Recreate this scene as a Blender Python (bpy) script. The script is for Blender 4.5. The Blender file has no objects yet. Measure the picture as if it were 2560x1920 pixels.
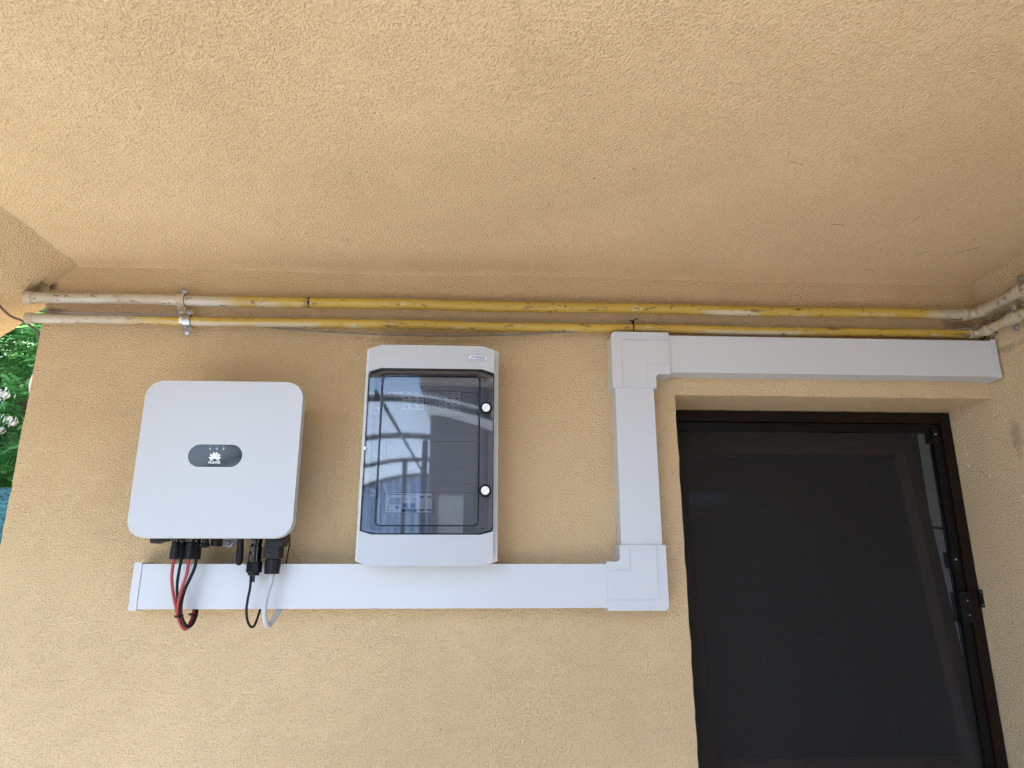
import bpy, bmesh, math, random
from math import sin, cos, pi, radians, sqrt, atan2, tan
from mathutils import Vector, Matrix, noise
random.seed(7)
S = bpy.context.scene
COL = S.collection

# ------------------------------------------------------------------ camera
F_PX, PITCH, YAW = 1696.2, radians(14.906), radians(2.883)
CAM = Vector((0.0, -1.75, 1.5))
cd = bpy.data.cameras.new('camera'); cam = bpy.data.objects.new('camera', cd); COL.objects.link(cam)
cd.sensor_width = 36.0; cd.lens = 36.0 * F_PX / 2560.0
cd.clip_start = 0.02; cd.clip_end = 2000
cam.location = CAM; cam.rotation_euler = (pi / 2 + PITCH, 0, -YAW)
S.camera = cam
S.render.resolution_x = 1024; S.render.resolution_y = 768

# ------------------------------------------------------------------ sky, sun, exposure
SUN_EL, SUN_AZ = radians(56), radians(122)       # azimuth measured from -Y (in front of the wall) towards -X
W = bpy.data.worlds.new('World'); S.world = W; W.use_nodes = True
nt = W.node_tree; nt.nodes.clear()
sky = nt.nodes.new('ShaderNodeTexSky'); sky.sky_type = 'NISHITA'; sky.sun_disc = False
sky.sun_elevation = SUN_EL
sdir = Vector((-sin(SUN_AZ) * cos(SUN_EL), -cos(SUN_AZ) * cos(SUN_EL), sin(SUN_EL)))
sky.sun_rotation = atan2(sdir.x, sdir.y)
sky.air_density = 1.0; sky.dust_density = 0.8; sky.ozone_density = 1.0
bg = nt.nodes.new('ShaderNodeBackground'); bg.inputs[1].default_value = 0.15
wo = nt.nodes.new('ShaderNodeOutputWorld')
nt.links.new(sky.outputs[0], bg.inputs[0]); nt.links.new(bg.outputs[0], wo.inputs[0])
sl = bpy.data.lights.new('sun', 'SUN'); so = bpy.data.objects.new('sun', sl); COL.objects.link(so)
sl.energy = 2.4; sl.angle = radians(0.53); sl.color = (1.0, 0.965, 0.92)
so.rotation_euler = (-sdir).to_track_quat('-Z', 'Y').to_euler()
so.location = sdir * 30
S.view_settings.view_transform = 'Standard'; S.view_settings.look = 'None'
S.view_settings.gamma = 1.0; S.view_settings.use_curve_mapping = False
S.view_settings.exposure = 2.86
S.cycles.use_denoising = True; S.cycles.denoiser = 'OPENIMAGEDENOISE'; S.cycles.denoising_prefilter = 'NONE'; S.cycles.denoising_quality = 'HIGH'
S.cycles.max_bounces = 10; S.cycles.diffuse_bounces = 6; S.cycles.glossy_bounces = 4
S.cycles.transparent_max_bounces = 16; S.cycles.sample_clamp_indirect = 8.0
S.cycles.caustics_reflective = False; S.cycles.caustics_refractive = False

# ------------------------------------------------------------------ photo pixel -> place
_fw = Vector((sin(YAW) * cos(PITCH), cos(YAW) * cos(PITCH), sin(PITCH)))
_rt = Vector((cos(YAW), -sin(YAW), 0)); _up = _rt.cross(_fw)
def ray(px, py): return _fw + _rt * ((px - 1280) / F_PX) - _up * ((py - 960) / F_PX)
def at(px, py, Y=0.0):
    r = ray(px, py); return CAM + r * ((Y - CAM.y) / r.y)
def at_x(px, py, X):
    r = ray(px, py); return CAM + r * ((X - CAM.x) / r.x)
def cab(zx, zy, Y): return at(360 + zx * 400 / 2212, 1300 + zy * 400 / 2212, Y)

# ------------------------------------------------------------------ materials
def nodes(m): return m.node_tree.nodes, m.node_tree.links
def new_mat(name):
    m = bpy.data.materials.new(name); m.use_nodes = True
    return m, m.node_tree.nodes['Principled BSDF']
def lin(c):
    return tuple(((v / 255) / 12.92 if v / 255 <= 0.04045 else ((v / 255 + 0.055) / 1.055) ** 2.4) for v in c) + (1.0,)
def plain(name, col, rough=0.5, metal=0.0, spec=0.5, var=0.06, vscale=14.0, bump=0.0, bscale=300.0, rvar=0.1):
    """procedural material: base colour with faint mottling, roughness variation, optional fine bump"""
    m, p = new_mat(name); N, L = nodes(m)
    tc = N.new('ShaderNodeTexCoord')
    n = N.new('ShaderNodeTexNoise'); n.inputs['Scale'].default_value = vscale; n.inputs['Detail'].default_value = 5
    L.new(tc.outputs['Object'], n.inputs['Vector'])
    mx = N.new('ShaderNodeMix'); mx.data_type = 'RGBA'
    c = Vector(col[:3])
    mx.inputs[6].default_value = (*(c * (1 - var)), 1); mx.inputs[7].default_value = (*(c * (1 + var)), 1)
    L.new(n.outputs[0], mx.inputs[0]); L.new(mx.outputs[2], p.inputs['Base Color'])
    mr = N.new('ShaderNodeMapRange'); mr.inputs[3].default_value = max(0.02, rough - rvar); mr.inputs[4].default_value = min(1, rough + rvar)
    L.new(n.outputs[0], mr.inputs[0]); L.new(mr.outputs[0], p.inputs['Roughness'])
    p.inputs['Metallic'].default_value = metal; p.inputs['Specular IOR Level'].default_value = spec
    if bump:
        b = N.new('ShaderNodeBump'); b.inputs['Distance'].default_value = bump; b.inputs['Strength'].default_value = 0.8
        n2 = N.new('ShaderNodeTexNoise'); n2.inputs['Scale'].default_value = bscale; n2.inputs['Detail'].default_value = 3
        L.new(tc.outputs['Object'], n2.inputs['Vector']); L.new(n2.outputs[0], b.inputs['Height']); L.new(b.outputs[0], p.inputs['Normal'])
    return m

def stucco(name, col, scale=150.0, depth=0.0026, stretch=(1, 1, 1), rot=(0, 0, 0), lo=0.36, hi=0.52, pit=0.72, stains=(), specks=0.0):
    m, p = new_mat(name); N, L = nodes(m)
    tc = N.new('ShaderNodeTexCoord')
    mp = N.new('ShaderNodeMapping'); mp.inputs['Scale'].default_value = stretch; mp.inputs['Rotation'].default_value = rot
    L.new(tc.outputs['Object'], mp.inputs[0])
    def noi(sc, det, ro=0.55, src=mp, dist=0.0):
        n = N.new('ShaderNodeTexNoise'); n.inputs['Scale'].default_value = sc; n.inputs['Detail'].default_value = det
        n.inputs['Roughness'].default_value = ro; n.inputs['Distortion'].default_value = dist
        L.new(src.outputs[0] if src is mp else src.outputs['Object'], n.inputs['Vector']); return n.outputs[0]
    def rng(i, a, b, c=0.0, d=1.0, smooth=True):
        r = N.new('ShaderNodeMapRange'); r.interpolation_type = 'SMOOTHSTEP' if smooth else 'LINEAR'
        for k, v in zip((1, 2, 3, 4), (a, b, c, d)): r.inputs[k].default_value = v
        L.new(i, r.inputs[0]); return r.outputs[0]
    def mth(op, a, b):
        q = N.new('ShaderNodeMath'); q.operation = op
        for k, v in ((0, a), (1, b)):
            if isinstance(v, (int, float)): q.inputs[k].default_value = v
            else: L.new(v, q.inputs[k])
        return q.outputs[0]
    n1 = mth('ADD', mth('MULTIPLY', noi(scale, 3.0, 0.6), 0.88), mth('MULTIPLY', noi(scale * 0.5, 2, 0.5), 0.12)); n2 = noi(scale * 2.2, 2); n3 = noi(6, 3, 0.5, tc); n4 = noi(1.3, 4, 0.6, tc)
    patch = mth('MULTIPLY', mth('SUBTRACT', noi(22, 3, 0.6, tc), 0.5), 0.13)
    n1 = mth('ADD', n1, patch)
    plate = rng(n1, lo, hi)
    grain = mth('MULTIPLY', n2, 0.65)
    wav = mth('ADD', mth('MULTIPLY', n3, 0.7), mth('MULTIPLY', noi(17, 3, 0.5, tc), 0.5))
    h = mth('ADD', mth('ADD', mth('MULTIPLY', plate, 0.25), grain), mth('MULTIPLY', n1, 3.0)); h = mth('ADD', h, wav)
    b = N.new('ShaderNodeBump'); b.inputs['Distance'].default_value = depth; b.inputs['Strength'].default_value = 1.0
    L.new(h, b.inputs['Height']); L.new(b.outputs[0], p.inputs['Normal'])
    c = Vector(col[:3])
    mx = N.new('ShaderNodeMix'); mx.data_type = 'RGBA'
    mx.inputs[6].default_value = (*(c * 0.93), 1); mx.inputs[7].default_value = (c.x * 1.06, c.y * 1.07, c.z * 1.1, 1)
    L.new(rng(n4, 0.3, 0.7), mx.inputs[0]); cur = mx.outputs[2]
    def darken(fac, colr, curc):
        k = N.new('ShaderNodeMix'); k.data_type = 'RGBA'; L.new(fac, k.inputs[0]); L.new(curc, k.inputs[6])
        k.inputs[7].default_value = colr; return k.outputs[2]
    pitshade = mth('MULTIPLY', rng(n1, lo + 0.06, lo - 0.12, smooth=True), pit)
    cur = darken(pitshade, (c.x * 0.52, c.y * 0.38, c.z * 0.22, 1), cur)  # shade in the pits painted into the colour, since bump casts none
    if specks:
        v = N.new('ShaderNodeTexVoronoi'); v.inputs['Scale'].default_value = 26; L.new(tc.outputs['Object'], v.inputs['Vector'])
        sp = mth('MULTIPLY', rng(v.outputs['Distance'], 0.10, 0.05), rng(noi(5, 3, 0.6, tc), 0.56, 0.62))
        cur = darken(mth('MULTIPLY', sp, specks), (0.05, 0.035, 0.02, 1), cur)
    for (q, rad, amt, sx, tint) in stains:
        m2 = N.new('ShaderNodeMapping'); m2.vector_type = 'TEXTURE'
        m2.inputs['Location'].default_value = q; m2.inputs['Scale'].default_value = (rad * sx[0], rad * sx[1], rad * sx[2])
        L.new(tc.outputs['Object'], m2.inputs[0])
        ln = N.new('ShaderNodeVectorMath'); ln.operation = 'LENGTH'; L.new(m2.outputs[0], ln.inputs[0])
        d = mth('ADD', ln.outputs['Value'], mth('MULTIPLY', mth('SUBTRACT', noi(38, 4, 0.65, tc), 0.5), 1.6))
        cur = darken(mth('MULTIPLY', rng(d, 1.0, 0.15), amt), tint, cur)
    L.new(cur, p.inputs['Base Color'])
    p.inputs['Roughness'].default_value = 0.88; p.inputs['Specular IOR Level'].default_value = 0.25
    return m

OCHRE = (0.84, 0.60, 0.338)
DIRT = (0.10, 0.07, 0.045, 1)
M = {}
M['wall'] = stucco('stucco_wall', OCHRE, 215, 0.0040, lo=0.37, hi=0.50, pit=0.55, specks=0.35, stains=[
    ((-1.15, 0, 2.222), 0.026, 0.85, (1.2, 1.5, 0.8), (0.012, 0.010, 0.008, 1)),
    ((-1.13, 0, 2.150), 0.028, 0.75, (1.6, 1.5, 0.5), DIRT),
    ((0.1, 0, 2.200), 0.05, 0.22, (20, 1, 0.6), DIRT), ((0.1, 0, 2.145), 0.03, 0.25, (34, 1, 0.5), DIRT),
    ((1.36, 0, 2.15), 0.07, 0.45, (1.0, 1.5, 0.6), DIRT)])
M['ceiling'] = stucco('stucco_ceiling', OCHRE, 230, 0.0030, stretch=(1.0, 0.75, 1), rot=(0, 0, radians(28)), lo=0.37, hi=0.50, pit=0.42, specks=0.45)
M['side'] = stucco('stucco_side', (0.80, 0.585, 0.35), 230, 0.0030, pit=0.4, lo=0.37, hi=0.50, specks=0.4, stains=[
    ((1.412, -0.10, 2.15), 0.06, 0.55, (1, 2.6, 0.5), DIRT), ((1.412, -0.09, 2.06), 0.035, 0.4, (1, 3, 0.4), DIRT), ((1.412, -0.06, 1.83), 0.05, 0.35, (1, 0.5, 1.4), DIRT)])
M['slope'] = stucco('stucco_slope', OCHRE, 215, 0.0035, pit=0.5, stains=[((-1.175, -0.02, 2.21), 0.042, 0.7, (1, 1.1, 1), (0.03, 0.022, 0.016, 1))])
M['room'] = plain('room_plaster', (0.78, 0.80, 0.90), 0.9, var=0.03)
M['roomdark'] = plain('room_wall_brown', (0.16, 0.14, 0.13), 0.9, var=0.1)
M['roof'] = plain('roof_concrete', (0.30, 0.27, 0.24), 0.9, var=0.15)
M['duct'] = plain('trunking_pvc', (0.53, 0.53, 0.545), 0.38, var=0.035, vscale=7, bump=0.00025, bscale=60)
M['white'] = plain('inverter_white', (0.47, 0.47, 0.483), 0.42, var=0.012, vscale=4, bump=0.00006, bscale=900)
M['cream'] = plain('inverter_rim', (0.50, 0.485, 0.45), 0.5, var=0.03)
M['alu'] = plain('cast_aluminium', (0.42, 0.42, 0.43), 0.5, metal=0.6, var=0.1, vscale=30)
M['label'] = plain('type_label', (0.34, 0.33, 0.31), 0.6, var=0.05)
M['black'] = plain('black_plastic', (0.0045, 0.0045, 0.0055), 0.36, spec=0.28, var=0.25, vscale=60, bump=0.0001, bscale=700)
M['gloss'] = plain('black_gloss', (0.004, 0.0045, 0.006), 0.07, spec=0.4, rvar=0.03, var=0.2, vscale=60)
M['dull'] = plain('black_rubber', (0.006, 0.006, 0.007), 0.5, spec=0.25, var=0.2, vscale=60)
M['redcab'] = plain('red_cable', (0.33, 0.028, 0.032), 0.45, var=0.12, vscale=40)
M['blackcab'] = plain('black_cable', (0.005, 0.005, 0.0055), 0.42, spec=0.3, var=0.2, vscale=40)
M['greycab'] = plain('grey_cable', (0.44, 0.44, 0.46), 0.5, var=0.08, vscale=30)
M['wire'] = plain('thin_wire', (0.17, 0.145, 0.12), 0.55, var=0.35, vscale=60)
M['darkcab'] = plain('brown_cable', (0.12, 0.09, 0.07), 0.6, var=0.3, vscale=40)
M['steel'] = plain('zinc_steel', (0.40, 0.41, 0.43), 0.38, metal=1.0, var=0.15, vscale=70)
M['bracket'] = plain('bracket_steel', (0.22, 0.23, 0.25), 0.5, metal=0.4, var=0.1, vscale=40)
M['grey7035'] = plain('enclosure_grey', (0.445, 0.45, 0.465), 0.24, var=0.015, vscale=5)
M['bodygrey'] = plain('enclosure_body', (0.62, 0.61, 0.59), 0.4, var=0.02, vscale=5)
M['plate'] = plain('device_plate', (0.38, 0.39, 0.41), 0.5, var=0.03)
M['device'] = plain('device_grey', (0.66, 0.67, 0.68), 0.5, var=0.04)
M['devdark'] = plain('device_dark', (0.15, 0.155, 0.165), 0.5, var=0.1)
M['devwhite'] = plain('device_white', (0.78, 0.79, 0.80), 0.45, var=0.02)
M['ink'] = plain('black_ink', (0.02, 0.02, 0.025), 0.7, var=0.1)
M['blue'] = plain('blue_lever', (0.05, 0.12, 0.36), 0.45, var=0.1)
M['navy'] = plain('navy_ink', (0.012, 0.014, 0.08), 0.7, var=0.1)
M['lcd'] = plain('meter_display', (0.24, 0.30, 0.32), 0.2, var=0.05)
M['silver'] = plain('sticker_silver', (0.62, 0.63, 0.70), 0.45, var=0.03)
M['logo'] = plain('logo_white', (0.85, 0.87, 0.88), 0.5, var=0.02)
M['ledgrey'] = plain('led_lens', (0.32, 0.35, 0.36), 0.3, var=0.1)
M['knob'] = plain('knob_white', (0.80, 0.81, 0.82), 0.35, var=0.02)
M['frame'] = plain('window_frame_dark', (0.004, 0.0036, 0.0034), 0.4, spec=0.2, var=0.35, vscale=25)
M['framebrown'] = plain('screen_frame_brown', (0.011, 0.006, 0.004), 0.4, spec=0.18, var=0.3, vscale=25)
M['beigepaint'] = plain('painted_over_clamp', (0.43, 0.35, 0.23), 0.75, var=0.35, vscale=60, bump=0.0005, bscale=200)
M['splash'] = plain('paint_drop', (0.86, 0.82, 0.74), 0.7, var=0.1)
M['whitepipe'] = plain('white_hose', (0.75, 0.76, 0.78), 0.4, var=0.03)
M['canopyframe'] = plain('canopy_steel', (0.035, 0.045, 0.045), 0.45, var=0.2)
M['neighbour'] = plain('grey_render', (0.15, 0.125, 0.12), 0.85, var=0.15, vscale=2)
M['curtain'] = plain('blue_white_sheet', (0.42, 0.56, 0.76), 0.6, var=0.08, vscale=4)
M['redthing'] = plain('red_fabric', (0.35, 0.02, 0.03), 0.7, var=0.1)

def wood():
    m, p = new_mat('brown_wood'); N, L = nodes(m)
    tc = N.new('ShaderNodeTexCoord'); mp = N.new('ShaderNodeMapping'); mp.inputs['Scale'].default_value = (60, 60, 3)
    n = N.new('ShaderNodeTexNoise'); n.inputs['Scale'].default_value = 1.0; n.inputs['Detail'].default_value = 6
    L.new(tc.outputs['Object'], mp.inputs[0]); L.new(mp.outputs[0], n.inputs['Vector'])
    r = N.new('ShaderNodeValToRGB'); r.color_ramp.elements[0].color = (0.10, 0.05, 0.03, 1); r.color_ramp.elements[1].color = (0.26, 0.15, 0.09, 1)
    L.new(n.outputs[0], r.inputs[0]); L.new(r.outputs[0], p.inputs['Base Color']); p.inputs['Roughness'].default_value = 0.42
    return m
M['wood'] = wood()

def clear_mat(name, tint, ior=1.5, rough=0.01, boost=1.0):
    """thin clear sheet: tinted straight-through light plus a Fresnel mirror"""
    m, p = new_mat(name); N, L = nodes(m); N.remove(p)
    out = N['Material Output']
    t = N.new('ShaderNodeBsdfTransparent'); t.inputs[0].default_value = (*tint, 1)
    g = N.new('ShaderNodeBsdfGlossy'); g.inputs['Roughness'].default_value = rough
    f = N.new('ShaderNodeFresnel'); f.inputs[0].default_value = ior
    k = N.new('ShaderNodeMath'); k.operation = 'MULTIPLY'; k.inputs[1].default_value = boost; L.new(f.outputs[0], k.inputs[0])
    x = N.new('ShaderNodeMixShader'); L.new(k.outputs[0], x.inputs[0]); L.new(t.outputs[0], x.inputs[1]); L.new(g.outputs[0], x.inputs[2])
    L.new(x.outputs[0], out.inputs[0]); return m
M['smoked'] = clear_mat('smoked_plastic', (0.82, 0.82, 0.84), 1.70, rough=0.03)
M['pane'] = clear_mat('window_glass', (0.80, 0.82, 0.82), 1.5)

def mesh_mat():
    m, p = new_mat('insect_mesh'); N, L = nodes(m); out = N['Material Output']
    p.inputs['Base Color'].default_value = (0.019, 0.0185, 0.019, 1); p.inputs['Specular IOR Level'].default_value = 0.2; p.inputs['Roughness'].default_value = 0.6
    tc = N.new('ShaderNodeTexCoord')
    n = N.new('ShaderNodeTexNoise'); n.inputs['Scale'].default_value = 1; n.inputs['Detail'].default_value = 3
    mp = N.new('ShaderNodeMapping'); mp.inputs['Scale'].default_value = (60, 60, 420)
    L.new(tc.outputs['Object'], mp.inputs[0]); L.new(mp.outputs[0], n.inputs['Vector'])
    mr = N.new('ShaderNodeMapRange'); mr.inputs[3].default_value = 0.42; mr.inputs[4].default_value = 0.56; L.new(n.outputs[0], mr.inputs[0])
    t = N.new('ShaderNodeBsdfTransparent'); x = N.new('ShaderNodeMixShader')
    L.new(mr.outputs[0], x.inputs[0]); L.new(t.outputs[0], x.inputs[1]); L.new(p.outputs[0], x.inputs[2]); L.new(x.outputs[0], out.inputs[0])
    return m
M['mesh'] = mesh_mat()

def poly_mat():
    m, p = new_mat('polycarbonate'); N, L = nodes(m); N.remove(p); out = N['Material Output']
    t = N.new('ShaderNodeBsdfTranslucent'); t.inputs[0].default_value = (0.84, 0.92, 0.98, 1)
    d = N.new('ShaderNodeBsdfTransparent'); d.inputs[0].default_value = (0.90, 0.95, 1.0, 1)
    x = N.new('ShaderNodeMixShader'); x.inputs[0].default_value = 0.55
    L.new(t.outputs[0], x.inputs[1]); L.new(d.outputs[0], x.inputs[2]); L.new(x.outputs[0], out.inputs[0]); return m
M['poly'] = poly_mat()

def pipe_mat(name, x0, x1, x2, lowwhite):
    """yellow gas-pipe paint, beige overspray at both ends, chips, scrapes and dark marks"""
    m, p = new_mat(name); N, L = nodes(m); tc = N.new('ShaderNodeTexCoord')
    sx = N.new('ShaderNodeSeparateXYZ'); L.new(tc.outputs['Object'], sx.inputs[0])
    def noi(sc, det, stretch=(1, 1, 1), ro=0.6):
        mp = N.new('ShaderNodeMapping'); mp.inputs['Scale'].default_value = stretch; L.new(tc.outputs['Object'], mp.inputs[0])
        n = N.new('ShaderNodeTexNoise'); n.inputs['Scale'].default_value = sc; n.inputs['Detail'].default_value = det; n.inputs['Roughness'].default_value = ro
        L.new(mp.outputs[0], n.inputs['Vector']); return n.outputs[0]
    def rng(i, a, b, c=0.0, d=1.0):
        r = N.new('ShaderNodeMapRange'); r.interpolation_type = 'SMOOTHSTEP'
        for k, v in zip((1, 2, 3, 4), (a, b, c, d)): r.inputs[k].default_value = v
        L.new(i, r.inputs[0]); return r.outputs[0]
    def mth(op, a, b):
        q = N.new('ShaderNodeMath'); q.operation = op
        for k, v in ((0, a), (1, b)):
            if isinstance(v, (int, float)): q.inputs[k].default_value = v
            else: L.new(v, q.inputs[k])
        return q.outputs[0]
    def mix(f, a, b):
        k = N.new('ShaderNodeMix'); k.data_type = 'RGBA'; L.new(f, k.inputs[0])
        for i, v in ((6, a), (7, b)):
            if isinstance(v, tuple): k.inputs[i].default_value = v
            else: L.new(v, k.inputs[i])
        return k.outputs[2]
    yellow = mix(noi(9, 4, (0.4, 1, 1)), (0.38, 0.235, 0.035, 1), (0.52, 0.345, 0.055, 1))
    beige = mix(noi(25, 4), (0.31, 0.26, 0.18, 1), (0.55, 0.47, 0.34, 1))
    xw = mth('ADD', sx.outputs[0], mth('MULTIPLY', mth('SUBTRACT', noi(14, 4), 0.5), 0.16))
    left = rng(xw, x1, x0); right = rng(xw, x2 - 0.04, x2 + 0.04)
    c = mix(mth('MAXIMUM', left, right), yellow, beige)
    low = mth('MULTIPLY', rng(sx.outputs[2], lowwhite + 0.004, lowwhite - 0.002), rng(noi(3.2, 3, (1, 1, 1)), 0.50, 0.58))
    c = mix(mth('MULTIPLY', low, 0.55), c, (0.58, 0.55, 0.50, 1))
    c = mix(mth('MULTIPLY', rng(noi(40, 6, (0.45, 1, 1), 0.75), 0.60, 0.615), 0.75), c, (0.50, 0.42, 0.29, 1))     # overspray flecks
    c = mix(mth('MULTIPLY', rng(noi(52, 6, (0.3, 1, 1), 0.75), 0.60, 0.612), 0.85), c, (0.13, 0.085, 0.04, 1))    # scrapes
    c = mix(mth('MULTIPLY', rng(noi(110, 3, (0.6, 1, 1)), 0.64, 0.68), 0.9), c, (0.03, 0.02, 0.015, 1))          # dark nicks
    L.new(c, p.inputs['Base Color'])
    b = N.new('ShaderNodeBump'); b.inputs['Distance'].default_value = 0.0008; L.new(noi(60, 5), b.inputs['Height']); L.new(b.outputs[0], p.inputs['Normal'])
    p.inputs['Roughness'].default_value = 0.5
    return m
M['pipe_u'] = pipe_mat('pipe_paint_upper', -0.72, -0.58, 1.26, 2.168)
M['pipe_l'] = pipe_mat('pipe_paint_lower', -0.95, -0.80, 1.345, 2.111)

def leaf_mat():
    m, p = new_mat('leaf'); N, L = nodes(m); out = N['Material Output']; tc = N.new('ShaderNodeTexCoord')
    n = N.new('ShaderNodeTexNoise'); n.inputs['Scale'].default_value = 3.5; n.inputs['Detail'].default_value = 6; n.inputs['Roughness'].default_value = 0.75
    L.new(tc.outputs['Object'], n.inputs['Vector'])
    r = N.new('ShaderNodeValToRGB'); e = r.color_ramp.elements
    e[0].position = 0.32; e[0].color = (0.045, 0.14, 0.06, 1); e[1].position = 0.68; e[1].color = (0.15, 0.31, 0.08, 1)
    L.new(n.outputs[0], r.inputs[0]); L.new(r.outputs[0], p.inputs['Base Color'])
    p.inputs['Roughness'].default_value = 0.42
    t = N.new('ShaderNodeBsdfTranslucent'); t.inputs[0].default_value = (0.24, 0.55, 0.15, 1)
    x = N.new('ShaderNodeMixShader'); x.inputs[0].default_value = 0.5
    L.new(p.outputs[0], x.inputs[1]); L.new(t.outputs[0], x.inputs[2]); L.new(x.outputs[0], out.inputs[0]); return m
M['leaf'] = leaf_mat()
M['bark'] = plain('bark', (0.09, 0.07, 0.05), 0.9, var=0.4, vscale=20, bump=0.01, bscale=30)
M['blossom'] = plain('blossom', (0.66, 0.63, 0.56), 0.7, var=0.15, vscale=40)
def net_mat():
    m, p = new_mat('teal_netting'); N, L = nodes(m); tc = N.new('ShaderNodeTexCoord')
    mp = N.new('ShaderNodeMapping'); mp.inputs['Rotation'].default_value = (0, radians(38), 0); mp.inputs['Scale'].default_value = (34, 34, 90); L.new(tc.outputs['Object'], mp.inputs[0])
    n = N.new('ShaderNodeTexNoise'); n.inputs['Scale'].default_value = 1.0; n.inputs['Detail'].default_value = 4; n.inputs['Roughness'].default_value = 0.7; L.new(mp.outputs[0], n.inputs['Vector'])
    r = N.new('ShaderNodeValToRGB'); e = r.color_ramp.elements
    e[0].position = 0.38; e[0].color = (0.004, 0.030, 0.042, 1); e[1].position = 0.66; e[1].color = (0.07, 0.29, 0.33, 1)
    L.new(n.outputs[0], r.inputs[0]); L.new(r.outputs[0], p.inputs['Base Color']); p.inputs['Roughness'].default_value = 0.6
    b = N.new('ShaderNodeBump'); b.inputs['Distance'].default_value = 0.01; L.new(n.outputs[0], b.inputs['Height']); L.new(b.outputs[0], p.inputs['Normal']); return m
M['net'] = net_mat()
M['post'] = plain('fence_post_steel', (0.20, 0.22, 0.22), 0.5, metal=0.5)
def ground_mat(name, a, b, sc):
    m, p = new_mat(name); N, L = nodes(m); tc = N.new('ShaderNodeTexCoord')
    n = N.new('ShaderNodeTexNoise'); n.inputs['Scale'].default_value = sc; n.inputs['Detail'].default_value = 8
    L.new(tc.outputs['Object'], n.inputs['Vector'])
    r = N.new('ShaderNodeValToRGB'); r.color_ramp.elements[0].color = (*a, 1); r.color_ramp.elements[1].color = (*b, 1)
    L.new(n.outputs[0], r.inputs[0]); L.new(r.outputs[0], p.inputs['Base Color']); p.inputs['Roughness'].default_value = 0.9
    return m
M['grass'] = ground_mat('lawn', (0.05, 0.09, 0.025), (0.10, 0.15, 0.04), 2.0)
M['paving'] = ground_mat('pale_paving', (0.38, 0.37, 0.35), (0.50, 0.49, 0.47), 5.0)

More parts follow.
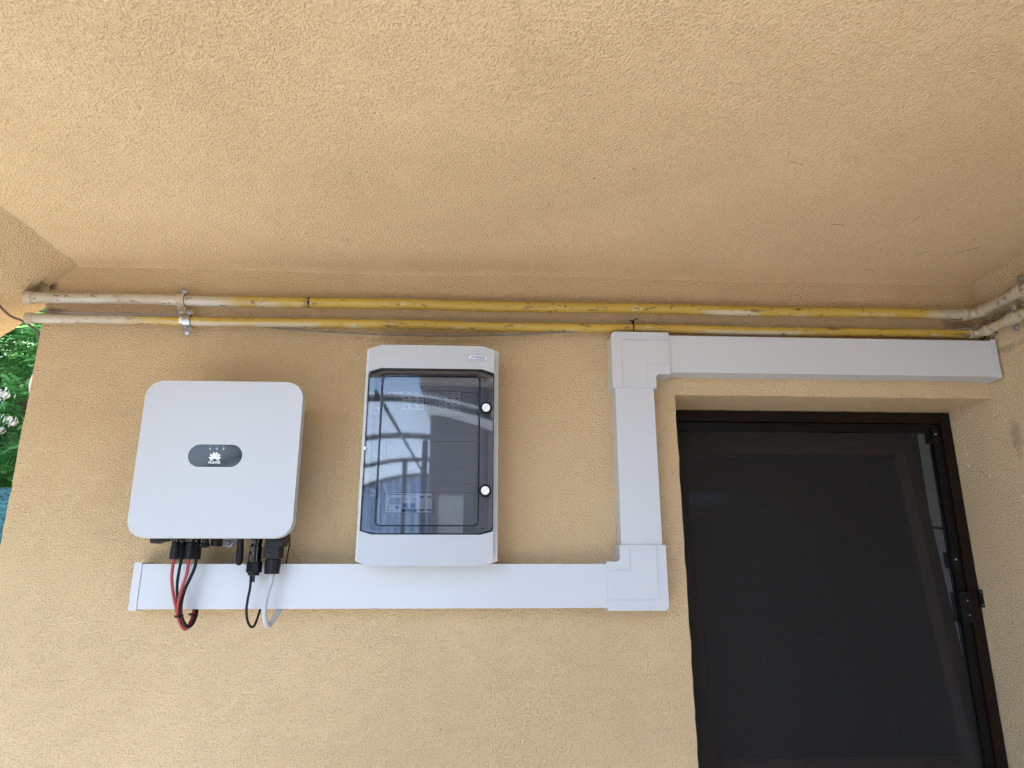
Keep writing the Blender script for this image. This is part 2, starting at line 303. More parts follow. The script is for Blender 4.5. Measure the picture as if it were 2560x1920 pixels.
# ------------------------------------------------------------------ geometry helpers
class MB:
    def __init__(s): s.bm = bmesh.new()
    def _add(s, vs, fs):
        v = [s.bm.verts.new(p) for p in vs]
        for f in fs:
            try: s.bm.faces.new([v[i] for i in f])
            except ValueError: pass
        return v
    def box(s, x0, x1, y0, y1, z0, z1):
        s._add([(x0, y0, z0), (x1, y0, z0), (x1, y1, z0), (x0, y1, z0), (x0, y0, z1), (x1, y0, z1), (x1, y1, z1), (x0, y1, z1)],
               [(0, 3, 2, 1), (4, 5, 6, 7), (0, 1, 5, 4), (1, 2, 6, 5), (2, 3, 7, 6), (3, 0, 4, 7)]); return s
    def prism(s, pts, y0, y1):
        """polygon in XZ extruded along Y (y0 = side towards the viewer)"""
        n = len(pts)
        a = sum(pts[i][0] * pts[(i + 1) % n][1] - pts[(i + 1) % n][0] * pts[i][1] for i in range(n))
        if a < 0: pts = pts[::-1]
        vs = [(x, y0, z) for x, z in pts] + [(x, y1, z) for x, z in pts]
        fs = [tuple(range(n)), tuple(range(2 * n - 1, n - 1, -1))] + [(i, n + i, n + (i + 1) % n, (i + 1) % n) for i in range(n)]
        s._add(vs, fs); return s
    def ring_prism(s, outer, inner, y0, y1):
        n = len(outer)
        vs = [(x, y0, z) for x, z in outer] + [(x, y0, z) for x, z in inner] + [(x, y1, z) for x, z in outer] + [(x, y1, z) for x, z in inner]
        fs = []
        for i in range(n):
            j = (i + 1) % n
            fs += [(i, j, n + j, n + i), (2 * n + j, 2 * n + i, 3 * n + i, 3 * n + j), (j, i, 2 * n + i, 2 * n + j), (n + i, n + j, 3 * n + j, 3 * n + i)]
        s._add(vs, fs); return s
    def tube(s, pts, r, seg=12, cap=True):
        pts = [Vector(p) for p in pts]; rings = []
        rad = r if isinstance(r, (list, tuple)) else [r] * len(pts)
        t = (pts[1] - pts[0]).normalized(); nrm = t.orthogonal().normalized()
        for i, p in enumerate(pts):
            if i == 0: tt = (pts[1] - pts[0]).normalized()
            elif i == len(pts) - 1: tt = (pts[i] - pts[i - 1]).normalized()
            else: tt = (pts[i + 1] - pts[i - 1]).normalized()
            nrm = (nrm - tt * nrm.dot(tt))
            nrm = nrm.normalized() if nrm.length > 1e-6 else tt.orthogonal().normalized()
            b = tt.cross(nrm)
            rings.append([s.bm.verts.new(p + (nrm * cos(2 * pi * k / seg) + b * sin(2 * pi * k / seg)) * rad[i]) for k in range(seg)])
        for a, b in zip(rings, rings[1:]):
            for k in range(seg): s.bm.faces.new((a[k], a[(k + 1) % seg], b[(k + 1) % seg], b[k]))
        if cap: s.bm.faces.new(rings[0][::-1]); s.bm.faces.new(rings[-1])
        return s
    def lathe(s, base, axis, prof, seg=24):
        """profile [(distance along axis, radius)]"""
        base = Vector(base); ax = Vector(axis).normalized()
        pts = [base + ax * d for d, _ in prof]
        nrm = ax.orthogonal().normalized(); b = ax.cross(nrm); rings = []
        for (d, r), p in zip(prof, pts):
            rings.append([s.bm.verts.new(p + (nrm * cos(2 * pi * k / seg) + b * sin(2 * pi * k / seg)) * max(r, 1e-5)) for k in range(seg)])
        for a, c in zip(rings, rings[1:]):
            for k in range(seg): s.bm.faces.new((a[k], a[(k + 1) % seg], c[(k + 1) % seg], c[k]))
        s.bm.faces.new(rings[0][::-1]); s.bm.faces.new(rings[-1]); return s
    def bevel(s, w, seg=2, ang=35):
        es = [e for e in s.bm.edges if len(e.link_faces) == 2 and e.calc_face_angle(0) > radians(ang)]
        bmesh.ops.bevel(s.bm, geom=es, offset=w, segments=seg, profile=0.5, affect='EDGES', clamp_overlap=True); return s
    def build(s, name, mat, parent=None, loc=None, rot=None, smooth=40):
        bmesh.ops.recalc_face_normals(s.bm, faces=s.bm.faces)
        me = bpy.data.meshes.new(name); s.bm.to_mesh(me); s.bm.free()
        if smooth:
            me.polygons.foreach_set('use_smooth', [True] * len(me.polygons)); me.set_sharp_from_angle(angle=radians(smooth))
        me.materials.append(M[mat] if isinstance(mat, str) else mat)
        o = bpy.data.objects.new(name, me); COL.objects.link(o)
        if loc: o.location = loc
        if rot: o.rotation_euler = rot
        if parent: o.parent = parent
        return o
def empty(name, loc=(0, 0, 0)):
    o = bpy.data.objects.new(name, None); o.empty_display_size = 0.05; COL.objects.link(o); o.location = loc; return o
def tag(o, label, cat, group=None):
    o['label'] = label; o['category'] = cat
    if group: o['group'] = group
    return o
def thing(name, label, cat, group=None): return tag(empty(name), label, cat, group)
def struct(o): o['kind'] = 'structure'; return o
def rrect(x0, x1, z0, z1, r, seg=6):
    out = []
    for cx, cz, a in ((x1 - r, z1 - r, 0), (x0 + r, z1 - r, 90), (x0 + r, z0 + r, 180), (x1 - r, z0 + r, 270)):
        for k in range(seg + 1):
            t = radians(a + 90 * k / seg); out.append((cx + r * cos(t), cz + r * sin(t)))
    return out
def fillet(pts, radii, seg=5):
    out = []; n = len(pts)
    for i, (p, r) in enumerate(zip(pts, radii)):
        p = Vector(p); a = (Vector(pts[i - 1]) - p).normalized(); b = (Vector(pts[(i + 1) % n]) - p).normalized()
        if r <= 0: out.append(tuple(p)); continue
        ang = a.angle(b); d = r / tan(ang / 2); c = p + (a + b).normalized() * (r / sin(ang / 2))
        s0 = p + a * d - c; s1 = p + b * d - c
        for k in range(seg + 1):
            v = s0.lerp(s1, k / seg); out.append(tuple(c + v.normalized() * r))
    return out
def spline(pts, n=8):
    pts = [Vector(p) for p in pts]; out = []
    P = [pts[0] * 2 - pts[1]] + pts + [pts[-1] * 2 - pts[-2]]
    for i in range(1, len(P) - 2):
        for k in range(n):
            t = k / n; a, b, c, d = P[i - 1], P[i], P[i + 1], P[i + 2]
            out.append(0.5 * ((2 * b) + (c - a) * t + (2 * a - 5 * b + 4 * c - d) * t * t + (3 * b - a - 3 * c + d) * t ** 3))
    out.append(pts[-1]); return out
def text_mb(mb, body, x, z, y, size, width=None, shear=0.0, bold=0.0):
    """flat lettering facing -Y, centred on (x, z), 0.2 mm thick"""
    cu = bpy.data.curves.new('lettering', 'FONT'); cu.body = body; cu.size = size; cu.align_x = 'CENTER'; cu.align_y = 'CENTER'
    cu.shear = shear; cu.offset = bold; cu.resolution_u = 2
    o = bpy.data.objects.new('lettering', cu); COL.objects.link(o)
    dg = bpy.context.evaluated_depsgraph_get(); me = bpy.data.meshes.new_from_object(o.evaluated_get(dg))
    sc = 1.0
    if width:
        xs = [v.co.x for v in me.vertices]; sc = width / (max(xs) - min(xs))
    vs = [(x + v.co.x * sc, y, z + v.co.y) for v in me.vertices]
    mb._add(vs, [tuple(p.vertices) for p in me.polygons])
    bpy.data.objects.remove(o); bpy.data.curves.remove(cu); bpy.data.meshes.remove(me)
def jit(pts_a, pts_b, n, amp, seed=0):
    """points from a to b with a trowelled wobble"""
    out = []
    for k in range(n):
        t = k / n; x = pts_a[0] * (1 - t) + pts_b[0] * t; z = pts_a[1] * (1 - t) + pts_b[1] * t
        j = noise.noise(Vector((k * 0.37 + seed * 11.3, seed, 0))) * amp + noise.noise(Vector((k * 1.3, seed * 3.1, 5))) * amp * 0.6
        dx, dz = pts_b[0] - pts_a[0], pts_b[1] - pts_a[1]; l = sqrt(dx * dx + dz * dz)
        if 0 < k: x, z = x - dz / l * j, z + dx / l * j
        out.append((x, z))
    return out

# ------------------------------------------------------------------ ground
MB().box(-120, 120, -120, 120, -0.5, -0.02).build('ground', 'grass', smooth=0); struct(bpy.data.objects['ground'])
patio = MB().box(-7, 7, -12, 0.3, -0.019, 0.0).build('patio', 'paving', smooth=0); struct(patio)

# ------------------------------------------------------------------ the house
ZC = 2.283; XL = -1.154; XR = 1.412; OX = 0.527; OZ = 1.942; SILL = 0.80; THK = 0.42
house = thing('house', 'ochre stucco house porch with flat soffit, sloped eave and window recess', 'house')
pts = [(-1.154, 0.0), (1.6, 0.0), (1.6, SILL)]
pts += jit((1.6, SILL), (OX, SILL), 30, 0.001, 1) + jit((OX, SILL), (OX, OZ), 60, 0.0022, 2) + jit((OX, OZ), (1.5, OZ), 50, 0.002, 3)[0:]
pts += [(1.5, OZ), (1.6, OZ), (1.6, 2.60), (XL, 2.60)] + jit((XL, 2.60), (XL, 0.0), 110, 0.0035, 4)[1:]
clean = []
for p in pts:
    if not clean or (Vector(p) - Vector(clean[-1])).length > 1e-4: clean.append(p)
wall = MB().prism(clean, 0.0, THK).bevel(0.006, 3, 50).build('wall', 'wall', house)
# wavy trowelled soffit
def grid(name, fn, nu, nv, mat, parent):
    mb = MB(); vs = [fn(i / nu, j / nv) for j in range(nv + 1) for i in range(nu + 1)]
    mb._add(vs, [(j * (nu + 1) + i, j * (nu + 1) + i + 1, (j + 1) * (nu + 1) + i + 1, (j + 1) * (nu + 1) + i) for j in range(nv) for i in range(nu)])
    return mb.build(name, mat, parent, smooth=80)
YF = -1.22
def ceil_pt(u, v):
    x = -1.09 + u * (1.52 + 1.09); y = 0.02 + (YF - 0.02) * v ** 1.4
    z = ZC + 0.006 * noise.noise(Vector((x * 2.2, y * 2.2, 0))) + 0.004 * noise.noise(Vector((x * 6, y * 6, 3)))
    z += 0.010 * max(0, 1 - abs(x + 1.07) / 0.10) * 0.4
    edge = max(0.0, 1 + y / 0.03); z -= 0.006 * edge * edge
    return (x, y, z)
grid('soffit', ceil_pt, 130, 90, 'ceiling', house)
MB().box(-1.25, 3.3, YF, 3.7, 2.312, 5.4).build('upper_storey', 'wall', house, smooth=0)
MB().box(-1.10, 1.75, YF - 0.002, YF + 0.03, 2.27, 2.309).build('slab_edge', 'ceiling', house, smooth=0)
# right-hand return wall
def side_pt(u, v):
    y = 0.206 - u * (0.206 + 1.95); z = 0.0 + v * 2.31
    return (XR + 0.0015 * noise.noise(Vector((y * 5, z * 5, 9))) + 0.0008 * noise.noise(Vector((y * 17, z * 17, 2))), y, z)
grid('side_wall', side_pt, 90, 70, 'side', house)
MB().box(XR + 0.006, 1.75, -1.95, 0.204, 0.0, 2.309).build('side_wall_core', 'side', house, smooth=0)
# sloped eave on the left: falls away at 41 degrees, ends just behind the wall face
SA = radians(41)
def slope_pt(u, v):
    d = u * 0.62; y = 0.066 - v * (0.066 - YF)
    wob = 0.004 * noise.noise(Vector((d * 7, y * 5, 1))) + 0.002 * noise.noise(Vector((d * 19, y * 19, 4)))
    x = -1.079 - cos(SA) * d + sin(SA) * wob; z = ZC + 0.004 - sin(SA) * d - cos(SA) * wob
    if v == 0: y += 0.004 * noise.noise(Vector((d * 30, 0, 8)))
    return (x, y, z)
grid('eave_soffit', slope_pt, 40, 80, 'slope', house)
ca, sa = cos(SA), sin(SA)
ex, ez = -1.079 - ca * 0.62, ZC + 0.004 - sa * 0.62
MB().prism([(-1.252, ZC + 0.01 - 0.173 * sa / ca), (ex, ez + 0.007 / ca), (ex - 0.03, ez + 0.05), (-1.252, 2.46)], YF, 0.060).build('eave_board', 'roof', house, smooth=0)
# side and back of the house, with an unseen opening added to light the room
bs = MB()
bs.box(XL + 0.004, XL + 0.30, THK, 3.6, 0.0, 0.5).box(XL + 0.004, XL + 0.30, THK, 3.6, 2.2, 2.309)
bs.box(XL + 0.004, XL + 0.30, THK, 0.75, 0.5, 2.2).box(XL + 0.004, XL + 0.30, 2.9, 3.6, 0.5, 2.2)
bs.build('gable_wall', 'wall', house, smooth=0)
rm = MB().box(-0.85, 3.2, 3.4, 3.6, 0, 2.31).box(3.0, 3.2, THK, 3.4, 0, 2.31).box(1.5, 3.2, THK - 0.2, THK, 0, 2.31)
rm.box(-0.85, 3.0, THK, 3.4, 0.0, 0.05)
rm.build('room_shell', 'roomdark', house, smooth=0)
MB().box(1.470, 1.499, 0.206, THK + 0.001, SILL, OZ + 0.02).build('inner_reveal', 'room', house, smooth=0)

# window: fixed frame > tilted sash > pane ; sits in the recess behind the screen
fw_ = MB()
fw_.box(OX - 0.02, OX + 0.030, 0.205, 0.262, SILL, OZ + 0.02).box(1.418, 1.469, 0.207, 0.262, SILL, OZ + 0.02)
fw_.box(OX + 0.030, 1.418, 0.205, 0.262, 1.908, OZ + 0.02).box(OX + 0.030, 1.418, 0.205, 0.262, SILL, SILL + 0.030)
window = fw_.build('window', 'wood', house, smooth=30); window['label'] = 'brown wooden window tilted inwards behind the insect screen'
TILT = -radians(6.87)
SX0, SX1, SH = 0.553, 1.386, 1.070; GX0, GX1, GZ0, GZ1 = 0.647, 1.330, 0.135, 0.985
o_ = rrect(SX0, SX1, 0, SH, 0.004, 1); i_ = rrect(GX0, GX1, GZ0, GZ1, 0.004, 1)
im = rrect(GX0 - 0.022, GX1 + 0.022, GZ0 - 0.022, GZ1 + 0.022, 0.004, 1)
sash = MB().ring_prism(o_, im, -0.030, 0.028).build('sash', 'wood', window, (0, 0.232, 0.858), (TILT, 0, 0), smooth=30)
bead = MB(); n_ = len(i_)
vs = [(x, -0.030, z) for x, z in im] + [(x, -0.014, z) for x, z in i_] + [(x, 0.010, z) for x, z in i_] + [(x, 0.010, z) for x, z in im]
bead._add(vs, [q for i in range(n_) for j in [(i + 1) % n_] for q in ((i, j, n_ + j, n_ + i), (n_ + i, n_ + j, 2 * n_ + j, 2 * n_ + i), (2 * n_ + i, 2 * n_ + j, 3 * n_ + j, 3 * n_ + i))])
bead.build('glazing_bead', 'wood', window, (0, 0.232, 0.858), (TILT, 0, 0), smooth=30)
MB().prism(rrect(GX0 - 0.01, GX1 + 0.01, GZ0 - 0.01, GZ1 + 0.01, 0.004, 1), -0.004, 0.000).build('pane', 'pane', window, (0, 0.232, 0.858), (TILT, 0, 0), smooth=0)
MB().tube([(1.416, 0.25, 1.600), (1.395, 0.32, 1.612)], 0.004, 8).build('stay_arm', 'black', window)
MB().box(OX, XR, -0.0, 0.16, SILL - 0.03, SILL + 0.004).build('sill', 'room', house, smooth=0)

# insect screen
scr = thing('insect_screen', 'dark framed insect screen filling the stucco window recess', 'insect screen')
Y0, Y1 = 0.172, 0.203
m = 0.030; fx0, fx1, fz0, fz1 = OX + 0.001, XR - 0.003, SILL + 0.005, OZ - 0.004
for (a, b, c, d) in ((fx0, fx0 + m, fz0, fz1), (fx1 - m, fx1, fz0, fz1)): MB().box(a, b, Y0, Y1, c, d).bevel(0.002, 2).build('outer_jamb', 'framebrown', scr)
for (c, d) in ((fz1 - m, fz1), (fz0, fz0 + m)): MB().box(fx0 + m, fx1 - m, Y0 + 0.001, Y1, c, d).bevel(0.002, 2).build('outer_rail', 'framebrown', scr)
g = 0.0035; l = 0.024
lx0, lx1, lz0, lz1 = fx0 + m + g, fx1 - m - g, fz0 + m + g, fz1 - m - g
for (a, b) in ((lx0, lx0 + l), (lx1 - l, lx1)): MB().box(a, b, Y0 + 0.006, Y1 - 0.004, lz0, lz1).bevel(0.003, 2).build('leaf_stile', 'frame', scr)
for (c, d) in ((lz1 - l, lz1), (lz0, lz0 + l)): MB().box(lx0 + l, lx1 - l, Y0 + 0.007, Y1 - 0.004, c, d).bevel(0.003, 2).build('leaf_rail', 'frame', scr)
MB().box(lx0 + l - 0.004, lx1 - l + 0.004, 0.1880, 0.1886, lz0 + l - 0.004, lz1 - l + 0.004).build('mesh', 'mesh', scr, smooth=0)
MB().box(fx1 - m + 0.002, fx1 - 0.008, Y0 - 0.002, Y0 + 0.01, fz1 - m + 0.002, fz1 - 0.010).bevel(0.002).build('corner_plug', 'gloss', scr)
for z in (1.872, 1.512):
    h = MB().box(lx1 - l - 0.008, lx1 - l + 0.010, Y0 - 0.004, Y1, z - 0.022, z + 0.022).bevel(0.003).build('hinge', 'black', scr)
    MB().lathe((lx1 - l + 0.004, Y0 - 0.002, z + 0.002), (0, -1, 0), [(0, 0.0032), (0.002, 0.003), (0.003, 0.001)], 10).build('screw', 'steel', h)
lk = MB().box(lx1 - l - 0.006, lx1 + 0.002, Y0 - 0.006, Y1, 1.345, 1.425).bevel(0.004).build('latch', 'black', scr)
for z in (1.365, 1.403): MB().lathe((lx1 - 0.008, Y0 - 0.004, z), (0, -1, 0), [(0, 0.0026), (0.003, 0.002)], 10).build('screw', 'alu', lk)
kp = MB().box(fx1 - 0.008, fx1 + 0.002, Y0 - 0.012, Y0 + 0.004, 1.385, 1.432).bevel(0.004).build('strike_plate', 'black', scr)
for z in (1.391, 1.426): MB().lathe((fx1 - 0.004, Y0 - 0.011, z), (0, -1, 0), [(0, 0.0024), (0.002, 0.002)], 10).build('screw', 'steel', kp)

# paint splashes thrown on the return wall
spl = thing('paint_splashes', 'scattered pale paint drops on the return wall beside the screen', 'paint drops')
pb = MB()
for (px, py) in ((2383, 1057), (2395, 1074), (2421, 1043), (2466, 1086), (2405, 1080), (2414, 1116), (2413, 1127), (2417, 1136), (2420, 1160), (2423, 1166), (2475, 1190), (2514, 1052), (2486, 1037), (2477, 1095), (2557, 1240), (2510, 1072)):
    q = at_x(px, py, XR); r = random.uniform(0.0020, 0.0034)
    pb.lathe((XR + 0.002, q.y, q.z), (-1, 0, 0), [(0, r), (0.003, r * 0.9), (0.0045, r * 0.4)], 8)
pb.build('drop', 'splash', spl)['kind'] = 'stuff'

cw = thing('cobwebs', 'thin dark cobweb strands clinging to the soffit near the return wall', 'cobwebs')
def at_z(px, py, Z):
    r = ray(px, py); return CAM + r * ((Z - CAM.z) / r.z)
cb = MB()
for pl in (((2282, 552), (2292, 545), (2298, 544)), ((2040, 572), (2058, 566), (2085, 561), (2110, 563)), ((2288, 642), (2300, 634), (2318, 631)), ((2385, 636), (2400, 630), (2450, 618)), ((1978, 404), (1990, 408), (2008, 413)), ((2160, 672), (2185, 678)), ((2030, 610), (2040, 612))):
    cb.tube(spline([at_z(a, b, ZC - 0.0015 + 0.001 * (k % 2)) for k, (a, b) in enumerate(pl)], 5), 0.0005, 5)
cb.build('strand', 'darkcab', cw)['kind'] = 'stuff'

# ------------------------------------------------------------------ gas pipes
def screw_head(base, axis, r, mat, parent, name='screw'):
    b = Vector(base); ax = Vector(axis).normalized()
    mb = MB().lathe(b, ax, [(0, r), (r * 0.35, r * 0.95), (r * 0.6, r * 0.6), (r * 0.6, r * 0.28), (r * 0.25, r * 0.22)], 14)
    return mb.build(name, mat, parent)
def clamp(parent, c, along, out, upv, r, w, tabu, tabd, matu, matd, mats, screws, name='clamp'):
    """saddle strap: half ring over the pipe and a screw tab above and below"""
    c, along, out, upv = Vector(c), Vector(along), Vector(out), Vector(upv)
    R = r + 0.0022
    prof = [(0 + tabu + R, -0.006)] if False else []
    path = [(R + tabu, -r + 0.008), (R + 0.003, -r + 0.008)] + [(R * cos(t), R * sin(t)) for t in [pi * k / 10 for k in range(0, 11)]] + [(-R - 0.003, -r + 0.008), (-R - tabd, -r + 0.008)]
    mb = MB(); th = 0.0022; ring = []
    for (u, o) in path:
        row = []
        for s_ in (-1, 1):
            row.append(c + upv * u + out * o + along * (w / 2 * s_))
        ring.append(row)
    vs = []; n = len(ring)
    for k, row in enumerate(ring):
        a = path[max(0, k - 1)]; b = path[min(n - 1, k + 1)]
        tn = Vector((b[0] - a[0], b[1] - a[1])).normalized(); nn = upv * (tn.y) + out * (-tn.x)
        for p in row: vs += [p, p + nn * th]
    fs = []
    for k in range(n - 1):
        i, j = 4 * k, 4 * (k + 1)
        fs += [(i, i + 2, j + 2, j), (i + 1, j + 1, j + 3, i + 3), (i, j, j + 1, i + 1), (i + 2, i + 3, j + 3, j + 2)]
    fs += [(0, 1, 3, 2), (4 * n - 4, 4 * n - 2, 4 * n - 1, 4 * n - 3)]
    mb._add(vs, fs)
    o = mb.build(name, mats, parent, smooth=50)
    zb = -r + 0.008 + th
    # rounded end washers under the screws
    for sgn, tb, mt in ((1, tabu, matu), (-1, tabd, matd)):
        q = c + upv * (sgn * (R + tb - 0.004)) + out * (zb - 0.0026)
        MB().lathe(q, out, [(0, w * 0.52), (0.0035, w * 0.50), (0.0045, w * 0.42)], 18).build('tab_end', mt, o)
        screw_head(q + out * 0.004, out, 0.0062, screws, o)
    return o
ZU, ZL, RU, RL, PY = 2.1745, 2.117, 0.0145, 0.0122, -0.034
PXW = 1.380
up_ = thing('gas_pipe', 'upper of two chipped yellow steel gas pipes running under the soffit', 'pipe', 'yellow gas pipes under the soffit')
lo_ = thing('gas_pipe', 'lower chipped yellow gas pipe, just above the white trunking', 'pipe', 'yellow gas pipes under the soffit')
def run(z, r, mat, parent, xe):
    y = PY
    left = [(-1.184, y, z), (-1.174, y, z)] if z > 2.15 else [(-1.174, y + 0.003, z - 0.001), (-1.166, y + 0.001, z)]
    mid = [(-1.15 + (xe - 0.045 + 1.15) * k / 40, y + 0.0008 * sin(k * 1.1), z + 0.0012 * sin(k * 0.55)) for k in range(41)]
    q = [(xe - 0.02, y - 0.001, z), (xe - 0.006, y - 0.008, z), (xe, y - 0.022, z), (xe, y - 0.05, z)]
    end = [(xe, y - 0.05 - 0.1 * k, z + 0.001 * k) for k in range(1, 20)]
    return MB().tube(left + mid + q + end, r, 20).build('pipe_run', mat, parent, smooth=60)
run(ZU, RU, 'pipe_u', up_, PXW); run(ZL, RL, 'pipe_l', lo_, PXW)
def collar(x, z, r, parent, axis='x', y=PY, mat='beigepaint', ln=0.022):
    ax = (1, 0, 0) if axis == 'x' else (0, -1, 0)
    MB().lathe((x, y, z), ax, [(0, r), (0.002, r * 1.22), (ln * 0.4, r * 1.25), (ln - 0.003, r * 1.2), (ln, r)], 20).build('fitting', mat, parent)
collar(-1.187, ZU, RU, up_, ln=0.024); collar(-1.174, ZL, RL, lo_, ln=0.022)
collar(1.345, ZU, RU, up_, ln=0.014); collar(PXW, ZU, RU, up_, 'y', y=-0.062, ln=0.016)
collar(1.350, ZL, RL, lo_, ln=0.012); collar(PXW, ZL, RL, lo_, 'y', y=-0.062, ln=0.02)
collar(PXW, ZL, RL * 0.96, lo_, 'y', y=-0.135, ln=0.05)
clamp(up_, (-0.786, PY, ZU), (1, 0, 0), (0, -1, 0), (0, 0, 1), RU, 0.020, 0.016, 0.018, 'steel', 'beigepaint', 'beigepaint', 'steel')
clamp(lo_, (-0.764, PY, ZL), (1, 0, 0), (0, -1, 0), (0, 0, 1), RL, 0.019, 0.012, 0.018, 'beigepaint', 'steel', 'steel', 'steel')
clamp(up_, (PXW, -0.205, ZU + 0.002), (0, 1, 0), (-1, 0, 0), (0, 0, 1), RU, 0.022, 0.020, 0.020, 'steel', 'beigepaint', 'beigepaint', 'steel')
clamp(lo_, (PXW, -0.165, ZL + 0.001), (0, 1, 0), (-1, 0, 0), (0, 0, 1), RL, 0.020, 0.014, 0.016, 'beigepaint', 'steel', 'beigepaint', 'steel')
# black felt-marker ring and worn patches on the pipes are bands lying on the paint
def band(x0, x1, z, r, a0, a1, mat, parent, name):
    mb = MB(); n = 14; vs = []
    for k in range(n + 1):
        a = a0 + (a1 - a0) * k / n
        for x in (x0, x1):
            jx = random.uniform(-0.002, 0.002)
            vs.append((x + jx, PY - (r + 0.0004) * cos(a), z + (r + 0.0004) * sin(a)))
    mb._add(vs, [(2 * k, 2 * k + 1, 2 * k + 3, 2 * k + 2) for k in range(n)]); return mb.build(name, mat, parent)
xb = at(774, 757, PY).x
band(xb - 0.003, xb + 0.003, ZU, RU, -1.5, 1.5, 'ink', up_, 'marker_band')
for k in range(5): band(xb - 0.015 + 0.004 * (k % 2), xb - 0.004, ZU, RU, -1.2 + 0.5 * k, -1.05 + 0.5 * k, 'ink', up_, 'marker_mark')
x_ = at(455, 805, PY).x; band(x_ - 0.003, x_ + 0.003, ZL, RL, -0.9, 1.3, 'splash', lo_, 'tape_scrap')
def ztie(px, py, label):
    q = at(px, py, PY); x = q.x
    t = thing('cable_tie', label, 'cable tie', 'black cable ties on the lower gas pipe')
    pts = [(x + 0.0012 * sin(a), PY - (RL + 0.0018) * cos(a), ZL + (RL + 0.0018) * sin(a)) for a in [2 * pi * k / 20 for k in range(20)]]
    pts.append(pts[0]); MB().tube(pts, 0.0016, 6, cap=False).build('strap', 'black', t)
    MB().box(x - 0.003, x + 0.003, PY - 0.009, PY - 0.003, ZL + RL, ZL + RL + 0.008).bevel(0.001).build('buckle', 'black', t)
    return t, x
t1, x1_ = ztie(1582, 825, 'black cable tie knotted round the pipe above the trunking corner')
MB().tube(spline([(x1_, PY - 0.008, ZL + RL + 0.006), (x1_ + 0.008, PY - 0.012, ZL + RL + 0.011), (x1_ + 0.011, PY - 0.013, ZL + RL + 0.012)], 4), 0.0015, 6).build('tail', 'black', t1)
MB().tube(spline([(x1_, PY - 0.008, ZL + RL + 0.006), (x1_ - 0.007, PY - 0.012, ZL + RL + 0.006), (x1_ - 0.010, PY - 0.013, ZL + RL + 0.004)], 4), 0.0015, 6).build('tail', 'black', t1)
t2, x2_ = ztie(2455, 830, 'black cable tie holding the wire at the pipe elbow')
MB().tube(spline([(x2_, PY - 0.008, ZL + RL), (x2_ + 0.012, PY - 0.018, ZL + 0.002), (x2_ + 0.016, PY - 0.035, ZL - 0.006)], 4), 0.0017, 6).build('tail', 'black', t2)
MB().tube(spline([(x2_, PY - 0.006, ZL + RL), (x2_ + 0.002, PY - 0.012, ZL + RL + 0.010), (x2_ + 0.001, PY - 0.014, ZL + RL + 0.014)], 4), 0.0016, 6).build('tail', 'black', t2)

# thin wire that follows the lower pipe and sags below it
wp = [at(100, 779, -0.030), at(180, 781, -0.047), at(300, 784, -0.047), at(400, 787, -0.047), at(455, 789, -0.046), at(480, 793, -0.028), at(540, 800, -0.012), at(590, 812, -0.014),
      at(640, 814, -0.020), at(700, 821, -0.030), at(860, 832, -0.034), at(1060, 839, -0.036), at(1200, 839, -0.036), at(1330, 834, -0.034), at(1450, 828, -0.034), at(1530, 822, -0.018), at(1600, 816, -0.012),
      at(1800, 822, -0.010), at(2100, 828, -0.010), at(2250, 826, -0.014), at(2330, 825, -0.026), at(2400, 822, -0.046), at(2440, 819, -0.050), at(2462, 819, -0.054), at(2490, 805, -0.075), at(2520, 789, -0.10), at(2545, 775, -0.13)]
wr = MB().tube(spline(wp, 8), 0.0025, 8).build('thin_wire', 'wire'); tag(wr, 'thin greyish wire sagging under the lower gas pipe', 'wire')
slp = at(0, 765, -0.04)
c1 = MB().tube(spline([(-1.195, -0.45, 2.235), (-1.215, -0.25, 2.195), slp + Vector((0.012, 0, -0.012)), at(55, 802, 0.0), at(100, 829, 0.0) + Vector((-0.005, -0.004, 0)), (-1.172, 0.05, 2.075), (-1.170, 0.3, 2.07)], 8), 0.0032, 10).build('loose_cable', 'darkcab')
tag(c1, 'dark cable running off the eave round the wall corner', 'cable')
c2 = MB().tube(spline([(-1.150, 0.11, 2.055), (-1.195, 0.10, 2.045), (-1.216, 0.10, 2.00), (-1.2185, 0.10, 1.965), (-1.200, 0.10, 1.925), (-1.150, 0.10, 1.905)], 8), 0.0040, 12).build('white_hose', 'whitepipe')
tag(c2, 'white bent hose poking out behind the left wall corner', 'hose')

# ------------------------------------------------------------------ white cable trunking
DY = -0.060
def trunk(label, x0, x1, z0, z1, cap=None, vertical=False):
    t = thing('cable_trunking', label, 'trunking', 'white plastic cable trunking')
    if vertical:
        MB().box(x0 + 0.0015, x1 - 0.0015, DY + 0.011, 0.001, z0, z1).bevel(0.0012).build('base', 'duct', t)
        MB().box(x0, x1, DY, DY + 0.010, z0, z1).bevel(0.0022, 3).build('lid', 'duct', t)
    else:
        MB().box(x0, x1, DY + 0.011, 0.001, z0 + 0.0015, z1 - 0.0015).bevel(0.0012).build('base', 'duct', t)
        MB().box(x0, x1, DY, DY + 0.010, z0, z1).bevel(0.0022, 3).build('lid', 'duct', t)
    if cap:
        a, b, e = cap     # lip from a to b, end plate at e
        mb = MB().box(min(a, b), max(a, b), DY - 0.003, 0.001, z0 - 0.003, z1 + 0.003).bevel(0.0015, 2)
        mb.build('end_cap', 'duct', t)
    return t
trunk('lower horizontal white trunking under the inverter and enclosure', -0.786, 0.330, 1.400, 1.5015, cap=(-0.801, -0.7835, 0))
trunk('upright white trunking between the two corner fittings', 0.3535, 0.4545, 1.535, 1.955, vertical=True)
trunk('upper white trunking above the window recess', 0.480, 1.392, 1.988, 2.0895, cap=(1.389, 1.403, 0))
